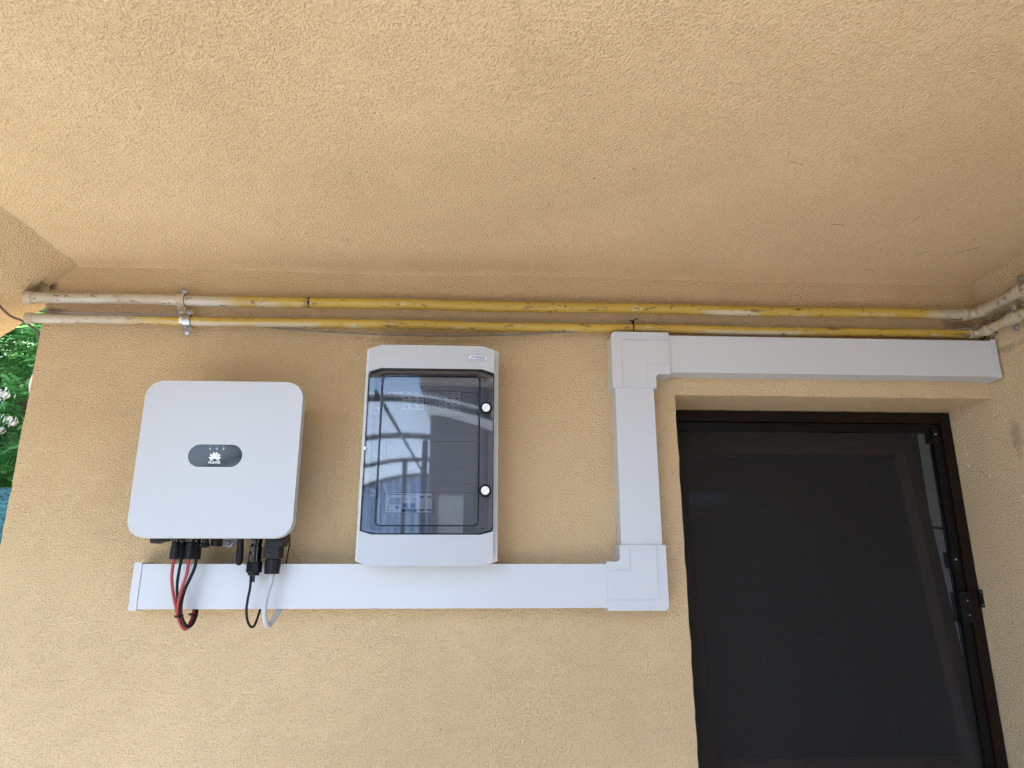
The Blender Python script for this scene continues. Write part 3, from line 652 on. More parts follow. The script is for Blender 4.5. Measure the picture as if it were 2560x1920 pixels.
def corner(label, pts, rad, ridges):
    t = thing('trunking_corner', label, 'trunking', 'white trunking corner fittings')
    MB().prism(fillet(pts, rad), DY - 0.0045, 0.0012).bevel(0.002, 2, 50).build('shell', 'duct', t)
    for (a, b, c, d) in ridges: MB().box(a, b, DY - 0.0062, DY - 0.004, c, d).build('raised_line', 'duct', t, smooth=0)
    return t
e = 0.0016
corner('white corner fitting at the lower trunking and upright, beside the window recess', [(0.3135, 1.3935), (0.4615, 1.3935), (0.4615, 1.5465), (0.3475, 1.5465), (0.3475, 1.507), (0.3135, 1.507)],
       [0, 0.012, 0, 0, 0.010, 0], [(0.437, 0.437 + e, 1.418, 1.545), (0.315, 0.4382, 1.4168, 1.418), (0.370, 0.370 + e, 1.486, 1.545), (0.315, 0.3712, 1.4848, 1.486)])
corner('white corner fitting joining the upright and upper trunking under the pipe', [(0.3470, 1.9435), (0.4615, 1.9435), (0.4615, 1.9815), (0.5010, 1.9815), (0.5010, 2.0965), (0.3470, 2.0965)],
       [0, 0, 0.010, 0, 0, 0.012], [(0.372, 0.372 + e, 1.945, 2.072), (0.372, 0.4995, 2.072, 2.0732), (0.437, 0.437 + e, 1.945, 2.007), (0.437, 0.4995, 2.007, 2.0082)])

# ------------------------------------------------------------------ inverter
IX0, IX1, IZ0, IZ1, IY = -0.7785, -0.4135, 1.5565, 1.9190, -0.172
inv = thing('solar_inverter', 'white rounded solar inverter with a dark oval logo badge', 'inverter')
body = MB().prism(rrect(IX0 + 0.014, IX1 - 0.030, IZ0 + 0.012, IZ1 - 0.016, 0.032), -0.150, -0.034).bevel(0.003, 2, 50).build('heat_sink_body', 'alu', inv)
fn = MB()
for k in range(9): fn.box(IX1 - 0.0305, IX1 - 0.0275, -0.142 + 0.0115 * k, -0.139 + 0.0115 * k, IZ0 + 0.05, IZ1 - 0.06)
fn.build('fins', 'alu', body, smooth=0)
MB().prism(rrect(IX0, IX1, IZ0, IZ1, 0.042, 12), IY + 0.010, -0.150).bevel(0.002, 2, 50).build('rim', 'cream', inv)
MB().prism(rrect(IX0 + 0.001, IX1 - 0.001, IZ0 + 0.001, IZ1 - 0.001, 0.041, 12), IY, IY + 0.0095).bevel(0.004, 4, 50).build('front_cover', 'white', inv)
tl = MB().box(IX1 - 0.0280, IX1 - 0.0255, -0.14, -0.055, 1.62, 1.70).build('type_label', 'label', body, smooth=0)
lt = MB()
for k in range(5): lt.box(IX1 - 0.0254, IX1 - 0.0252, -0.135 + 0.014 * k, -0.130 + 0.014 * k, 1.655 + random.uniform(-.01, .01), 1.690)
lt.box(IX1 - 0.0254, IX1 - 0.0252, -0.13, -0.115, 1.63, 1.645); lt.build('label_print', 'ink', body, smooth=0)
wl = MB().box(IX1 - 0.0270, IX1 - 0.0258, -0.14, -0.055, 1.74, 1.84).build('warning_label', 'label', body, smooth=0)
lt = MB()
for k in range(6): lt.box(IX1 - 0.0257, IX1 - 0.0255, -0.135 + 0.012 * k, -0.131 + 0.012 * k, 1.745, 1.80 + random.uniform(0, .03))
lt.build('label_print', 'ink', body, smooth=0)
# badge
bx0, bx1, bz0, bz1 = -0.6630, -0.5412, 1.7152, 1.7672
badge = MB().prism(rrect(bx0, bx1, bz0, bz1, 0.0259, 14), IY - 0.0008, IY + 0.001).bevel(0.0004, 1, 50).build('badge', 'gloss', inv); badge['label'] = 'dark glossy oval badge with white petal logo'
MB().ring_prism(rrect(bx0 - 0.0009, bx1 + 0.0009, bz0 - 0.0009, bz1 + 0.0009, 0.0268, 14), rrect(bx0, bx1, bz0, bz1, 0.0259, 14), IY - 0.0005, IY + 0.001).build('badge_ring', 'silver', inv)
lm = MB(); cx, cz = -0.6020, 1.7325; yb = IY - 0.0011
def petal(ang, r0, r1, w):
    n = 9; left = []; right = []
    for k in range(n + 1):
        t = k / n; rr = r0 + (r1 - r0) * t
        ww = w * (0.10 + 0.90 * t ** 0.75) * (1 - max(0, (t - 0.72) / 0.28) ** 2) ** 0.5 if t < 1 else 0.0
        d = Vector((sin(ang), cos(ang))); nn = Vector((d.y, -d.x)); c = Vector((cx, cz)) + d * rr
        left.append(c - nn * ww); right.append(c + nn * ww)
    poly = left + right[::-1][1:]
    lm._add([(p.x, yb, p.y) for p in poly], [tuple(range(len(poly)))])
for s_ in (-1, 1):
    petal(s_ * radians(13), 0.0020, 0.0172, 0.0030); petal(s_ * radians(41), 0.0022, 0.0165, 0.0029)
    petal(s_ * radians(69), 0.0024, 0.0142, 0.0026); petal(s_ * radians(100), 0.0035, 0.0108, 0.0019)
lm.build('petal_logo', 'logo', badge, smooth=0)
tb = MB(); text_mb(tb, 'HUAWEI', -0.6022, 1.7252, yb, 0.0066, width=0.0262, bold=0.0002); tb.build('lettering', 'logo', badge, smooth=0)
for k in range(3):
    xk = -0.6150 + k * 0.0151
    MB().lathe((xk, IY - 0.0006, 1.7570), (0, -1, 0), [(0, 0.0023), (0.0005, 0.0022)], 12).build('status_light', 'ledgrey', badge)
ik = MB()
ik.box(-0.6165, -0.6140, yb, yb + 0.0002, 1.7612, 1.7618).box(-0.6140, -0.6134, yb, yb + 0.0002, 1.7612, 1.7640).box(-0.6006, -0.5990, yb, yb + 0.0002, 1.7618, 1.7624).box(-0.5992, -0.5976, yb, yb + 0.0002, 1.7612, 1.7618)
ik.box(-0.5860, -0.5836, yb, yb + 0.0002, 1.7612, 1.7630); ik.build('status_icon', 'ledgrey', badge, smooth=0)
MB().lathe((-0.6490, IY - 0.0006, 1.7200), (0, -1, 0), [(0, 0.0012), (0.0006, 0.001)], 8).build('pin_hole', 'ledgrey', badge)
# underside: switch, connectors, bracket, antenna
ZB = IZ0 + 0.012
MB().prism([(-0.7520, ZB), (-0.7475, 1.5478), (-0.7420, 1.5470), (-0.7290, 1.5515), (-0.7090, 1.5535), (-0.7090, ZB)], -0.115, -0.075).bevel(0.002).build('dc_switch', 'black', inv)
def pv(x, y, zt, zb, name='pv_connector'):
    c = MB().lathe((x, y, zt), (0, 0, -1), [(0, 0.0080), (0.006, 0.0085), (0.008, 0.0070), (0.018, 0.0072), (0.020, 0.0090), (0.024, 0.0092)], 16).build(name, 'gloss', inv)
    h = zt - 0.024 - zb
    MB().lathe((x, y, zt - 0.0235), (0, 0, -1), [(0, 0.0088), (0.004, 0.0086), (0.006, 0.0096), (h * 0.55, 0.0100), (h - 0.002, 0.0100), (h, 0.0080)], 10).build('nut', 'dull', c, smooth=20)
    for k in range(3): MB().box(x - 0.007 + 0.0055 * k, x - 0.0045 + 0.0055 * k, y - 0.0098, y - 0.008, zt - 0.018, zt - 0.001).bevel(0.0006).build('latch_rib', 'gloss', c)
    return c
CY0, CY1 = -0.128, -0.088
for x in (-0.6845, -0.6515):
    pv(x, CY0, ZB, 1.5108); pv(x, CY1, ZB, 1.5108)
ca_ = MB().lathe((-0.6190, CY0, ZB), (0, 0, -1), [(0, 0.0080), (0.008, 0.0085), (0.012, 0.0072), (0.020, 0.0076), (0.0225, 0.0096), (0.030, 0.0096), (0.0315, 0.007)], 14).build('capped_connector', 'gloss', inv, smooth=25)
MB().box(-0.6115, -0.5990, -0.115, -0.075, 1.5415, ZB).bevel(0.002).build('battery_port', 'black', inv)
br = MB().prism([(-0.640, ZB), (-0.640, 1.5455), (-0.6165, 1.5455)] + [(-0.6025 + 0.0115 * cos(a), 1.5500 + 0.0115 * sin(a)) for a in [pi + pi * k / 12 for k in range(13)]] + [(-0.585, 1.5480), (-0.585, ZB)], -0.022, -0.018).bevel(0.0008, 1, 50).build('mounting_bracket', 'bracket', inv)
MB().lathe((-0.6025, -0.022, 1.5505), (0, -1, 0), [(0, 0.0092), (0.0015, 0.0090), (0.0016, 0.0062), (0.004, 0.0058), (0.0065, 0.0030)], 20).build('bolt', 'steel', br)
AX, AY = -0.5495, -0.100
MB().lathe((AX, AY, ZB), (0.02, 0, -1), [(0, 0.0085), (0.005, 0.0085), (0.007, 0.0070), (0.030, 0.0078), (0.058, 0.0083), (0.064, 0.0078), (0.0685, 0.0055), (0.0705, 0.002)], 20).build('antenna', 'dull', inv)
cm = MB().lathe((-0.5128, -0.100, ZB), (0, 0, -1), [(0, 0.0135), (0.020, 0.0135), (0.021, 0.0120), (0.026, 0.0120), (0.028, 0.0140), (0.050, 0.0145), (0.062, 0.0150)], 20).build('signal_connector', 'gloss', inv, smooth=30)
MB().lathe((-0.5128, -0.100, ZB - 0.0622), (0, 0, -1), [(0, 0.0168), (0.003, 0.0182), (0.022, 0.0182), (0.0245, 0.0170)], 8).build('nut', 'black', cm, smooth=15)
MB().lathe((-0.5128, -0.100, ZB - 0.0864), (0, 0, -1), [(0, 0.0128), (0.006, 0.0128), (0.0065, 0.010)], 12).build('seal', 'dull', cm, smooth=20)
for k, (a, b) in enumerate(((0.012, 0.022), (0.030, 0.040), (0.046, 0.060))): MB().box(-0.5205, -0.5090, -0.1165, -0.112, ZB - b, ZB - a).bevel(0.001).build('clip', 'gloss', cm)
MB().box(-0.5140, -0.5085, -0.104, -0.100, 1.461, 1.480).bevel(0.001).build('spare_tail', 'dull', cm)
ac = MB().box(-0.4895, -0.4545, -0.122, -0.078, 1.5140, 1.5395).bevel(0.003, 2).build('mains_connector', 'dull', inv)
MB().prism([(-0.4890, 1.540), (-0.4500, 1.540), (-0.4440, 1.556), (-0.4440, ZB + 0.006), (-0.4850, ZB + 0.006)], -0.119, -0.075).bevel(0.002).build('connector_head', 'black', ac)
MB().lathe((-0.4715, -0.100, 1.5135), (0, 0, -1), [(0, 0.0150), (0.002, 0.0150), (0.0025, 0.0178), (0.020, 0.0180), (0.022, 0.0168), (0.034, 0.0168), (0.0345, 0.012)], 12).build('nut', 'dull', ac, smooth=15)
screw_head((-0.4770, -0.122, 1.5235), (0, -1, 0), 0.0036, 'gloss', ac)
MB().ring_prism(rrect(-0.4795, -0.4715, 1.5310, 1.5350, 0.0005, 1), rrect(-0.4785, -0.4725, 1.5320, 1.5340, 0.0005, 1), -0.1226, -0.121).build('marking_frame', 'ink', ac, smooth=0)

# ------------------------------------------------------------------ cables
def cable(name, label, cat, pix, ys, r, mat, group=None, tail=None):
    pts = [cab(x, y, Y) for (x, y), Y in zip(pix, ys)]
    if tail: pts += [Vector(t) for t in tail]
    o = MB().tube(spline(pts, 8), r, 12).build(name, mat); tag(o, label, cat, group); return o
PVG = 'solar cables looping into the trunking'
Yd = lambda a, n: a
cable('solar_cable', 'red solar cable from the connector closest to the black switch', 'cable', [(415, 530), (385, 760), (395, 950), (425, 1130), (458, 1290), (478, 1370), (520, 1470), (565, 1510), (612, 1488), (650, 1410), (672, 1330), (690, 1240), (700, 1190)],
      [-0.128, -0.126, -0.122, -0.112, -0.098, -0.092, -0.080, -0.072, -0.064, -0.056, -0.050, -0.042, -0.036], 0.0034, 'redcab', PVG)
cable('solar_cable', 'black solar cable hanging behind the two red ones', 'cable', [(520, 530), (482, 720), (458, 900), (462, 1060), (485, 1220), (505, 1330), (560, 1430), (610, 1462), (660, 1420), (705, 1320), (715, 1240), (718, 1190)],
      [-0.088, -0.089, -0.092, -0.092, -0.090, -0.084, -0.076, -0.070, -0.062, -0.052, -0.044, -0.036], 0.0033, 'blackcab', PVG)
cable('solar_cable', 'red solar cable curving across in front of the black one', 'cable', [(618, 530), (592, 740), (530, 930), (478, 1110), (462, 1250), (470, 1340), (508, 1440), (560, 1486), (610, 1470), (645, 1400), (680, 1310), (697, 1230), (702, 1190)],
      [-0.128, -0.126, -0.122, -0.114, -0.106, -0.100, -0.090, -0.082, -0.074, -0.064, -0.056, -0.046, -0.040], 0.0034, 'redcab', PVG)
cable('solar_cable', 'thick black solar cable sweeping furthest from the switch', 'cable', [(725, 530), (700, 660), (640, 800), (565, 960), (520, 1130), (510, 1270), (530, 1370), (575, 1450), (625, 1475), (680, 1425), (722, 1320), (735, 1240), (738, 1190)],
      [-0.088, -0.090, -0.094, -0.100, -0.102, -0.102, -0.097, -0.088, -0.079, -0.068, -0.058, -0.046, -0.038], 0.0036, 'blackcab', PVG)
cable('signal_cable', 'slim black signal cable looping below the trunking', 'cable', [(1478, 760), (1468, 930), (1436, 1090), (1416, 1240), (1428, 1380), (1460, 1455), (1492, 1480), (1530, 1450), (1575, 1340), (1604, 1240), (1612, 1190)],
      [-0.100, -0.101, -0.100, -0.096, -0.088, -0.080, -0.074, -0.066, -0.054, -0.042, -0.036], 0.0029, 'blackcab')
cable('mains_cable', 'thick grey mains cable looping into the trunking', 'cable', [(1778, 725), (1750, 870), (1708, 1000), (1676, 1130), (1662, 1260), (1668, 1370), (1690, 1445), (1718, 1465), (1752, 1430), (1800, 1360), (1845, 1290), (1880, 1230), (1895, 1190)],
      [-0.100, -0.102, -0.104, -0.102, -0.098, -0.092, -0.084, -0.076, -0.068, -0.058, -0.048, -0.040, -0.036], 0.0057, 'greycab')
e_ = MB().tube(spline([(-0.470, -0.04, 1.572), (-0.460, -0.035, 1.569), at(724.5, 1346, -0.03), at(722, 1372, -0.028), at(717, 1398, -0.026), at(714, 1420, -0.02)], 6), 0.0016, 8).build('earth_wire', 'blackcab')
tag(e_, 'thin dark earth wire beside the mains connector', 'wire')
def bundle_tie(zx, zy, Y, ax, rx, ry, label):
    c = cab(zx, zy, Y); ax = Vector(ax).normalized(); u = ax.cross(Vector((0, 1, 0))).normalized(); v = ax.cross(u)
    t = thing('cable_tie', label, 'cable tie', 'black cable ties on the solar cables')
    pts = [c + u * rx * cos(a) + v * ry * sin(a) for a in [2 * pi * k / 18 for k in range(19)]]
    MB().tube(pts, 0.0020, 6, cap=False).build('strap', 'black', t)
    q = c - u * rx
    MB().box(q.x - 0.003, q.x + 0.003, q.y - 0.0045, q.y + 0.0015, q.z - 0.0025, q.z + 0.0025).bevel(0.0008).build('buckle', 'black', t)
bundle_tie(488, 1328, -0.098, (0.15, 0.1, -1), 0.0064, 0.0120, 'black cable tie on the descending side of the solar cable loop')
bundle_tie(682, 1312, -0.056, (-0.2, -0.2, -1), 0.0064, 0.0105, 'black cable tie on the rising side of the solar cable loop')

# ------------------------------------------------------------------ distribution enclosure
EY = -0.140
enc = thing('distribution_enclosure', 'light grey wall enclosure with a smoked transparent door', 'fuse box')
def octo(x0, x1, zt, zb, zt2, zb2, c=0.030):
    return [(x0, zb), (x0 + c, zb2), (x1 - c, zb2), (x1, zb), (x1, zt), (x1 - c, zt2), (x0 + c, zt2), (x0, zt)]
# back box: open-fronted tray
ob = octo(-0.282, 0.0485, 2.022, 1.508, 2.034, 1.4965)
ib = octo(-0.258, 0.0255, 2.012, 1.518, 2.020, 1.510)
tray = MB().ring_prism(ob, ib, -0.105, 0.0012).bevel(0.003, 2, 50); tray.build('back_box', 'bodygrey', enc)
MB().box(-0.262, 0.029, -0.020, -0.012, 1.505, 2.02).build('back_panel', 'devdark', enc, smooth=0)
# front cover with the door aperture, in three visible zones
full = octo(-0.2705, 0.0372, 2.0145, 1.509, 2.0255, 1.4978)
ZT, ZT2, ZBm, ZB2 = 1.9545, 1.9645, 1.5755, 1.5678
top = [(-0.2705, ZT + 0.001), (-0.2405, ZT2 + 0.001), (0.0072, ZT2 + 0.001), (0.0372, ZT + 0.001), (0.0372, 2.0145), (0.0072, 2.0255), (-0.2405, 2.0255), (-0.2705, 2.0145)]
bot = [(-0.2725, 1.509), (-0.2425, 1.4978), (0.0072, 1.4978), (0.0372, 1.509), (0.0372, ZBm - 0.001), (0.0072, ZB2 - 0.001), (-0.2425, ZB2 - 0.001), (-0.2725, ZBm - 0.001)]
MB().prism(top, EY, -0.103).bevel(0.004, 3, 20).build('upper_cover', 'grey7035', enc)
MB().prism(bot, EY, -0.103).bevel(0.004, 3, 20).build('lower_cover', 'grey7035', enc)
# face plate behind the door with three device rows
WX0, WX1 = -0.2350, 0.0020
rows = [(1.8690, 1.9190, 1.8555, 1.9420), (1.7440, 1.7940, 1.7285, 1.8190), (1.6180, 1.6690, 1.5990, 1.6925)]
OX0, OX1 = -0.2245, -0.0065
fp = MB()
zs = [1.585] + [v for r_ in rows[::-1] for v in (r_[0], r_[1])] + [1.950]
fp.box(WX0 - 0.028, OX0, -0.0935, -0.088, 1.575, 1.956).box(OX1, WX1 + 0.026, -0.0935, -0.088, 1.575, 1.956)
zz = [1.575] + [v for r_ in rows[::-1] for v in (r_[0], r_[1])] + [1.956]
for k in range(0, len(zz), 2): fp.box(OX0, OX1, -0.0935, -0.088, zz[k], zz[k + 1])
fp.build('face_plate', 'plate', enc, smooth=0)
for (a, b, c, d) in rows:
    o1 = rrect(WX0 + 0.001, WX1 - 0.005, c, d, 0.006, 4); i1 = rrect(WX0 + 0.004, WX1 - 0.008, c + 0.003, d - 0.003, 0.004, 4)
    MB().ring_prism(o1, i1, -0.0975, -0.0937).bevel(0.0006, 1, 50).build('row_rim', 'plate', enc)
# side rails of the plate up to the door
MB().ring_prism(octo(-0.2670, 0.0335, ZT - 0.003, ZBm + 0.003, ZT2 - 0.003, ZB2 + 0.003), octo(-0.2570, 0.0245, ZT - 0.008, ZBm + 0.008, ZT2 - 0.008, ZB2 + 0.008), -0.128, -0.094).build('cover_frame', 'plate', enc)
for (x, z) in ((-0.2450, 1.9490), (0.0140, 1.9495), (-0.2450, 1.5775), (0.0130, 1.5785)):
    MB().lathe((x, -0.094, z), (0, -1, 0), [(0, 0.0052), (0.028, 0.0052), (0.030, 0.0045)], 14).build('cover_screw', 'black', enc)
for z in (1.8640, 1.6650):
    s0 = MB().lathe((-0.2495, -0.094, z), (0, -1, 0), [(0, 0.0110), (0.027, 0.0110), (0.029, 0.0100), (0.029, 0.0082), (0.020, 0.0080)], 20).build('screw_post', 'device', enc)
    screw_head((-0.2495, -0.114, z - 0.001), (0, -1, 0), 0.0042, 'steel', s0)
# blank strips
def blank(x0, x1, r_, label=None):
    MB().box(x0, x1, -0.0905, -0.085, r_[0] + 0.0006, r_[1] - 0.0006).bevel(0.0006, 1).build('blanking_strip', 'plate', enc)
blank(-0.0450, OX1 - 0.0008, rows[0]); blank(OX0 + 0.0006, OX1 - 0.0008, rows[1]); blank(-0.1070, OX1 - 0.0008, rows[2])
# smoked door: flat rim, raised centre panel and dark step line
do = octo(-0.2690, 0.0362, ZT, ZBm, ZT2, ZB2)
wi = rrect(WX0, WX1, 1.5872, 1.9450, 0.010, 5)
def resample(poly, n):
    P = [Vector(p) for p in poly]; L = [0]
    for i in range(len(P)): L.append(L[-1] + (P[(i + 1) % len(P)] - P[i]).length)
    out = []
    for k in range(n):
        s_ = L[-1] * k / n; i = max(j for j in range(len(P)) if L[j] <= s_ + 1e-9); t = (s_ - L[i]) / max(1e-9, L[i + 1] - L[i])
        q = P[i].lerp(P[(i + 1) % len(P)], t); out.append((q.x, q.y))
    return out
def door_sheet():
    """gently bowed moulded sheet, 2.6 mm thick: rim at the cover face, panel 4 mm proud"""
    mb = MB(); nx, nz = 46, 56; x0, x1, z0, z1 = -0.2690, 0.0362, ZB2, ZT2
    def inside(x, z):
        c = 0.030; dz = (ZT2 - ZT)
        f = max(0.0, (x0 + c - x) / c, (x - (x1 - c)) / c)
        return f
    xs = sorted(set([x0 + (x1 - x0) * k / nx for k in range(nx + 1)] + [WX0 - 0.001, WX0 + 0.003, WX1 - 0.003, WX1 + 0.001]))
    def yy(x, z):
        b = 0.0016 * (((x - (x0 + x1) / 2) / (x1 - x0) * 2) ** 2) + 0.0014 * (((z - (z0 + z1) / 2) / (z1 - z0) * 2) ** 2)
        inner = (WX0 < x < WX1 and 1.5872 < z < 1.9450)
        return EY + b - (0.0035 if inner else 0.0)
    zs_ = sorted(set([z0 + (z1 - z0) * k / nz for k in range(nz + 1)] + [1.5862, 1.5902, 1.9420, 1.9460]))
    for off, nm in ((0.0, 0), (0.0026, 1)):
        vs = []
        for z in zs_:
            for x in xs:
                f = inside(x, z)
                t = (z - z0) / (z1 - z0)
                zl = ZB2 + (ZBm - ZB2) * f; zu = ZT2 + (ZT - ZT2) * f
                zq = zl + (zu - zl) * t
                vs.append((x, yy(x, zq) + off, zq))
        n = len(xs)
        mb._add(vs, [(j * n + i, j * n + i + 1, (j + 1) * n + i + 1, (j + 1) * n + i) for j in range(len(zs_) - 1) for i in range(n - 1)])
    return mb
door = door_sheet().build('door', 'smoked', enc, smooth=25); door['label'] = 'smoked transparent door reflecting the bright yard'
gk = MB().ring_prism(resample(rrect(WX0 - 0.0019, WX1 + 0.0019, 1.5853, 1.9469, 0.0119, 6), 120), resample(rrect(WX0 + 0.0008, WX1 - 0.0008, 1.5880, 1.9442, 0.0092, 6), 120), EY - 0.0042, EY + 0.0012)
gk.build('panel_step', 'gloss', door)
no = resample(octo(-0.2697, 0.0369, ZT + 0.0006, ZBm - 0.0006, ZT2 + 0.0006, ZB2 - 0.0006), 140); ni = resample(octo(-0.2674, 0.0346, ZT - 0.0020, ZBm + 0.0020, ZT2 - 0.0020, ZB2 + 0.0020), 140)
MB().ring_prism(no, ni, EY - 0.001, EY + 0.020).build('door_edge', 'gloss', door)
for z in (1.8672, 1.6680):
    k0 = MB().lathe((0.0180, EY + 0.002, z), (0, -1, 0), [(0, 0.0152), (0.006, 0.0150), (0.008, 0.0138), (0.008, 0.0108)], 28).build('lock', 'black', door)
    MB().lathe((0.0180, EY - 0.0055, z), (0, -1, 0), [(0, 0.0100), (0.0040, 0.0098), (0.0050, 0.0090)], 28).build('knob', 'knob', k0)
    sb = MB().box(-0.0092, 0.0092, -0.0006, 0.0004, -0.0012, 0.0012); sb.build('slot', 'device', k0, (0.0180, EY - 0.0106, z), (0, -radians(48), 0), smooth=0)
MB().box(-0.2720, -0.2655, EY - 0.003, EY + 0.012, 1.7625, 1.7705).bevel(0.0008).build('hinge_clip', 'device', enc)
# maker's sticker
stk = MB().prism(rrect(-0.0282, 0.0205, 1.9868, 2.0028, 0.0078, 6), EY - 0.0004, EY + 0.001).build('maker_sticker', 'silver', enc, smooth=0)
MB().ring_prism(rrect(-0.0284, 0.0207, 1.9866, 2.0030, 0.0080, 6), rrect(-0.0277, 0.0200, 1.9873, 2.0023, 0.0073, 6), EY - 0.0006, EY + 0.001).build('sticker_border', 'navy', stk, smooth=0)
sb = MB(); text_mb(sb, 'SCHRACK', -0.0030, 1.9966, EY - 0.0007, 0.0070, width=0.0350, shear=0.25, bold=0.00012)
sb.box(-0.0245, -0.0180, EY - 0.0007, EY, 1.9927, 1.9932).box(-0.0080, 0.0145, EY - 0.0007, EY, 1.9925, 1.9931)
for k in range(9): sb.box(-0.0235 + 0.0041 * k, -0.0235 + 0.0041 * k + 0.0034, EY - 0.0007, EY, 1.9893, 1.9906)
sb.build('lettering', 'navy', stk, smooth=0)

# ------------------------------------------------------------------ devices on the rails inside
MW = 0.01785
def spd(x, label):
    t = thing('surge_protector', label, 'surge protector', 'surge protectors in the enclosure')
    z0, z1 = rows[0][0] + 0.0015, rows[0][1] - 0.001
    for k in range(3):
        a = x + k * MW
        c = MB().box(a + 0.0002, a + MW - 0.0002, -0.0965, -0.030, z0, z1).bevel(0.0006, 1).build('cartridge', 'device', t)
        pb_ = MB(); yp = -0.0968
        pb_.box(a + 0.0020, a + 0.0125, yp, yp + 0.0002, z1 - 0.0048, z1 - 0.0032).box(a + 0.0018, a + 0.0160, yp, yp + 0.0002, z1 - 0.0088, z1 - 0.0080)
        pb_.box(a + 0.0030, a + 0.0065, yp, yp + 0.0002, z1 - 0.0235, z1 - 0.0225).box(a + 0.0085, a + 0.0125, yp, yp + 0.0002, z1 - 0.0238, z1 - 0.0226).box(a + 0.0100, a + 0.0162, yp, yp + 0.0002, z1 - 0.0258, z1 - 0.0245)
        for q in range(3): pb_.box(a + 0.0018, a + 0.0090 + 0.0015 * (q % 2), yp, yp + 0.0002, z1 - 0.0288 - 0.0022 * q, z1 - 0.0281 - 0.0022 * q)
        text_mb(pb_, 'CE', a + MW / 2, z0 + 0.0068, yp, 0.0085, width=0.0095, bold=0.00005)
        pb_.build('print', 'ink', c, smooth=0)
        MB().prism(rrect(a + 0.0045, a + 0.0130, z1 - 0.0182, z1 - 0.0145, 0.0015, 3), -0.0970, -0.0955).build('status_window', 'devdark', c)
    return t
def fuse(x, label, printed):
    t = thing('fuse_holder', label, 'fuse holder', 'fuse holders in the enclosure')
    z0, z1 = rows[0][0] + 0.001, rows[0][1] - 0.0015
    MB().box(x + 0.0003, x + MW - 0.0003, -0.0965, -0.030, z1 - 0.0155, z1).bevel(0.0006, 1).build('head', 'device', t)
    MB().box(x + 0.0006, x + MW - 0.0006, -0.0885, -0.030, z0, z1 - 0.0160).bevel(0.0006, 1).build('lever', 'plate', t)
    if printed:
        pb_ = MB()
        pb_.box(x + 0.0022, x + 0.0160, -0.0968, -0.0964, z1 - 0.0022, z1 - 0.0016)
        for q in range(3): pb_.box(x + 0.0025, x + 0.0105 + 0.002 * (q % 2), -0.0968, -0.0964, z1 - 0.0062 - 0.003 * q, z1 - 0.0053 - 0.003 * q)
        pb_.build('print', 'ink', t, smooth=0)
fuse(-0.2240, 'fuse holder at the hinge end of the top row', True); fuse(-0.2240 + MW, 'blank-fronted fuse holder touching the surge protector nearer the hinge', False)
spd(-0.1893, 'three-pole surge protector nearer the hinge screws')
fuse(-0.1352, 'fuse holder with a printed head between the two surge protectors', True); fuse(-0.1352 + MW, 'blank-fronted fuse holder between the two surge protectors', False)
spd(-0.0990, 'three-pole surge protector beside the blank strip')
z0, z1 = rows[2][0] + 0.002, rows[2][1] - 0.003
mt = thing('energy_meter', 'small white energy meter with display in the bottom row', 'energy meter')
MB().box(-0.2195, -0.1802, -0.0985, -0.030, z0, z1).bevel(0.0015, 2).build('housing', 'devwhite', mt)
MB().box(-0.2095, -0.1840, -0.0995, -0.097, 1.6385, 1.6545).bevel(0.0006, 1).build('display', 'lcd', mt)
MB().box(-0.1960, -0.1868, -0.0998, -0.097, 1.6283, 1.6358).bevel(0.0010, 2).build('button', 'blue', mt)
pb_ = MB().box(-0.2165, -0.1830, -0.0988, -0.098, z1 - 0.0050, z1 - 0.0022); pb_.build('brand_strip', 'blue', mt, smooth=0)
pb_ = MB(); text_mb(pb_, 'CE', -0.2125, 1.6330, -0.0988, 0.0070, width=0.0070)
for k in range(3): pb_.box(-0.2160, -0.2100, -0.0988, -0.098, 1.6240 + 0.0017 * k, 1.6247 + 0.0017 * k)
pb_.box(-0.2045, -0.2020, -0.0988, -0.098, 1.6320, 1.6345).box(-0.2045, -0.2020, -0.0988, -0.098, 1.6240, 1.6270).box(-0.2145, -0.2130, -0.0988, -0.098, 1.6440, 1.6460); pb_.build('print', 'ink', mt, smooth=0)
rc = thing('residual_breaker', 'white breaker with blue levers beside the energy meter', 'circuit breaker')
MB().box(-0.1798, -0.1436, -0.0985, -0.030, z0, z1).bevel(0.0010, 2).build('housing', 'devwhite', rc)
for x in (-0.1768, -0.1590): MB().box(x, x + 0.0105, -0.1050, -0.097, 1.6312, 1.6415).bevel(0.0012, 2).build('lever', 'blue', rc)
MB().box(-0.1794, -0.1440, -0.1020, -0.0975, z0 + 0.0015, z0 + 0.0080).bevel(0.0008, 1).build('lever_bar', 'navy', rc)
pb_ = MB(); pb_.box(-0.1780, -0.1635, -0.0988, -0.098, z1 - 0.0042, z1 - 0.0026).box(-0.1650, -0.1630, -0.0988, -0.098, z1 - 0.0085, z1 - 0.0055)
for k in range(5): pb_.box(-0.1785, -0.1735 + 0.002 * (k % 2), -0.0988, -0.098, z1 - 0.0085 - 0.0027 * k, z1 - 0.0080 - 0.0027 * k)
pb_.box(-0.1700, -0.1665, -0.0988, -0.098, 1.6505, 1.6525).box(-0.1530, -0.1490, -0.0988, -0.098, 1.6505, 1.6525); pb_.build('print', 'ink', rc, smooth=0)
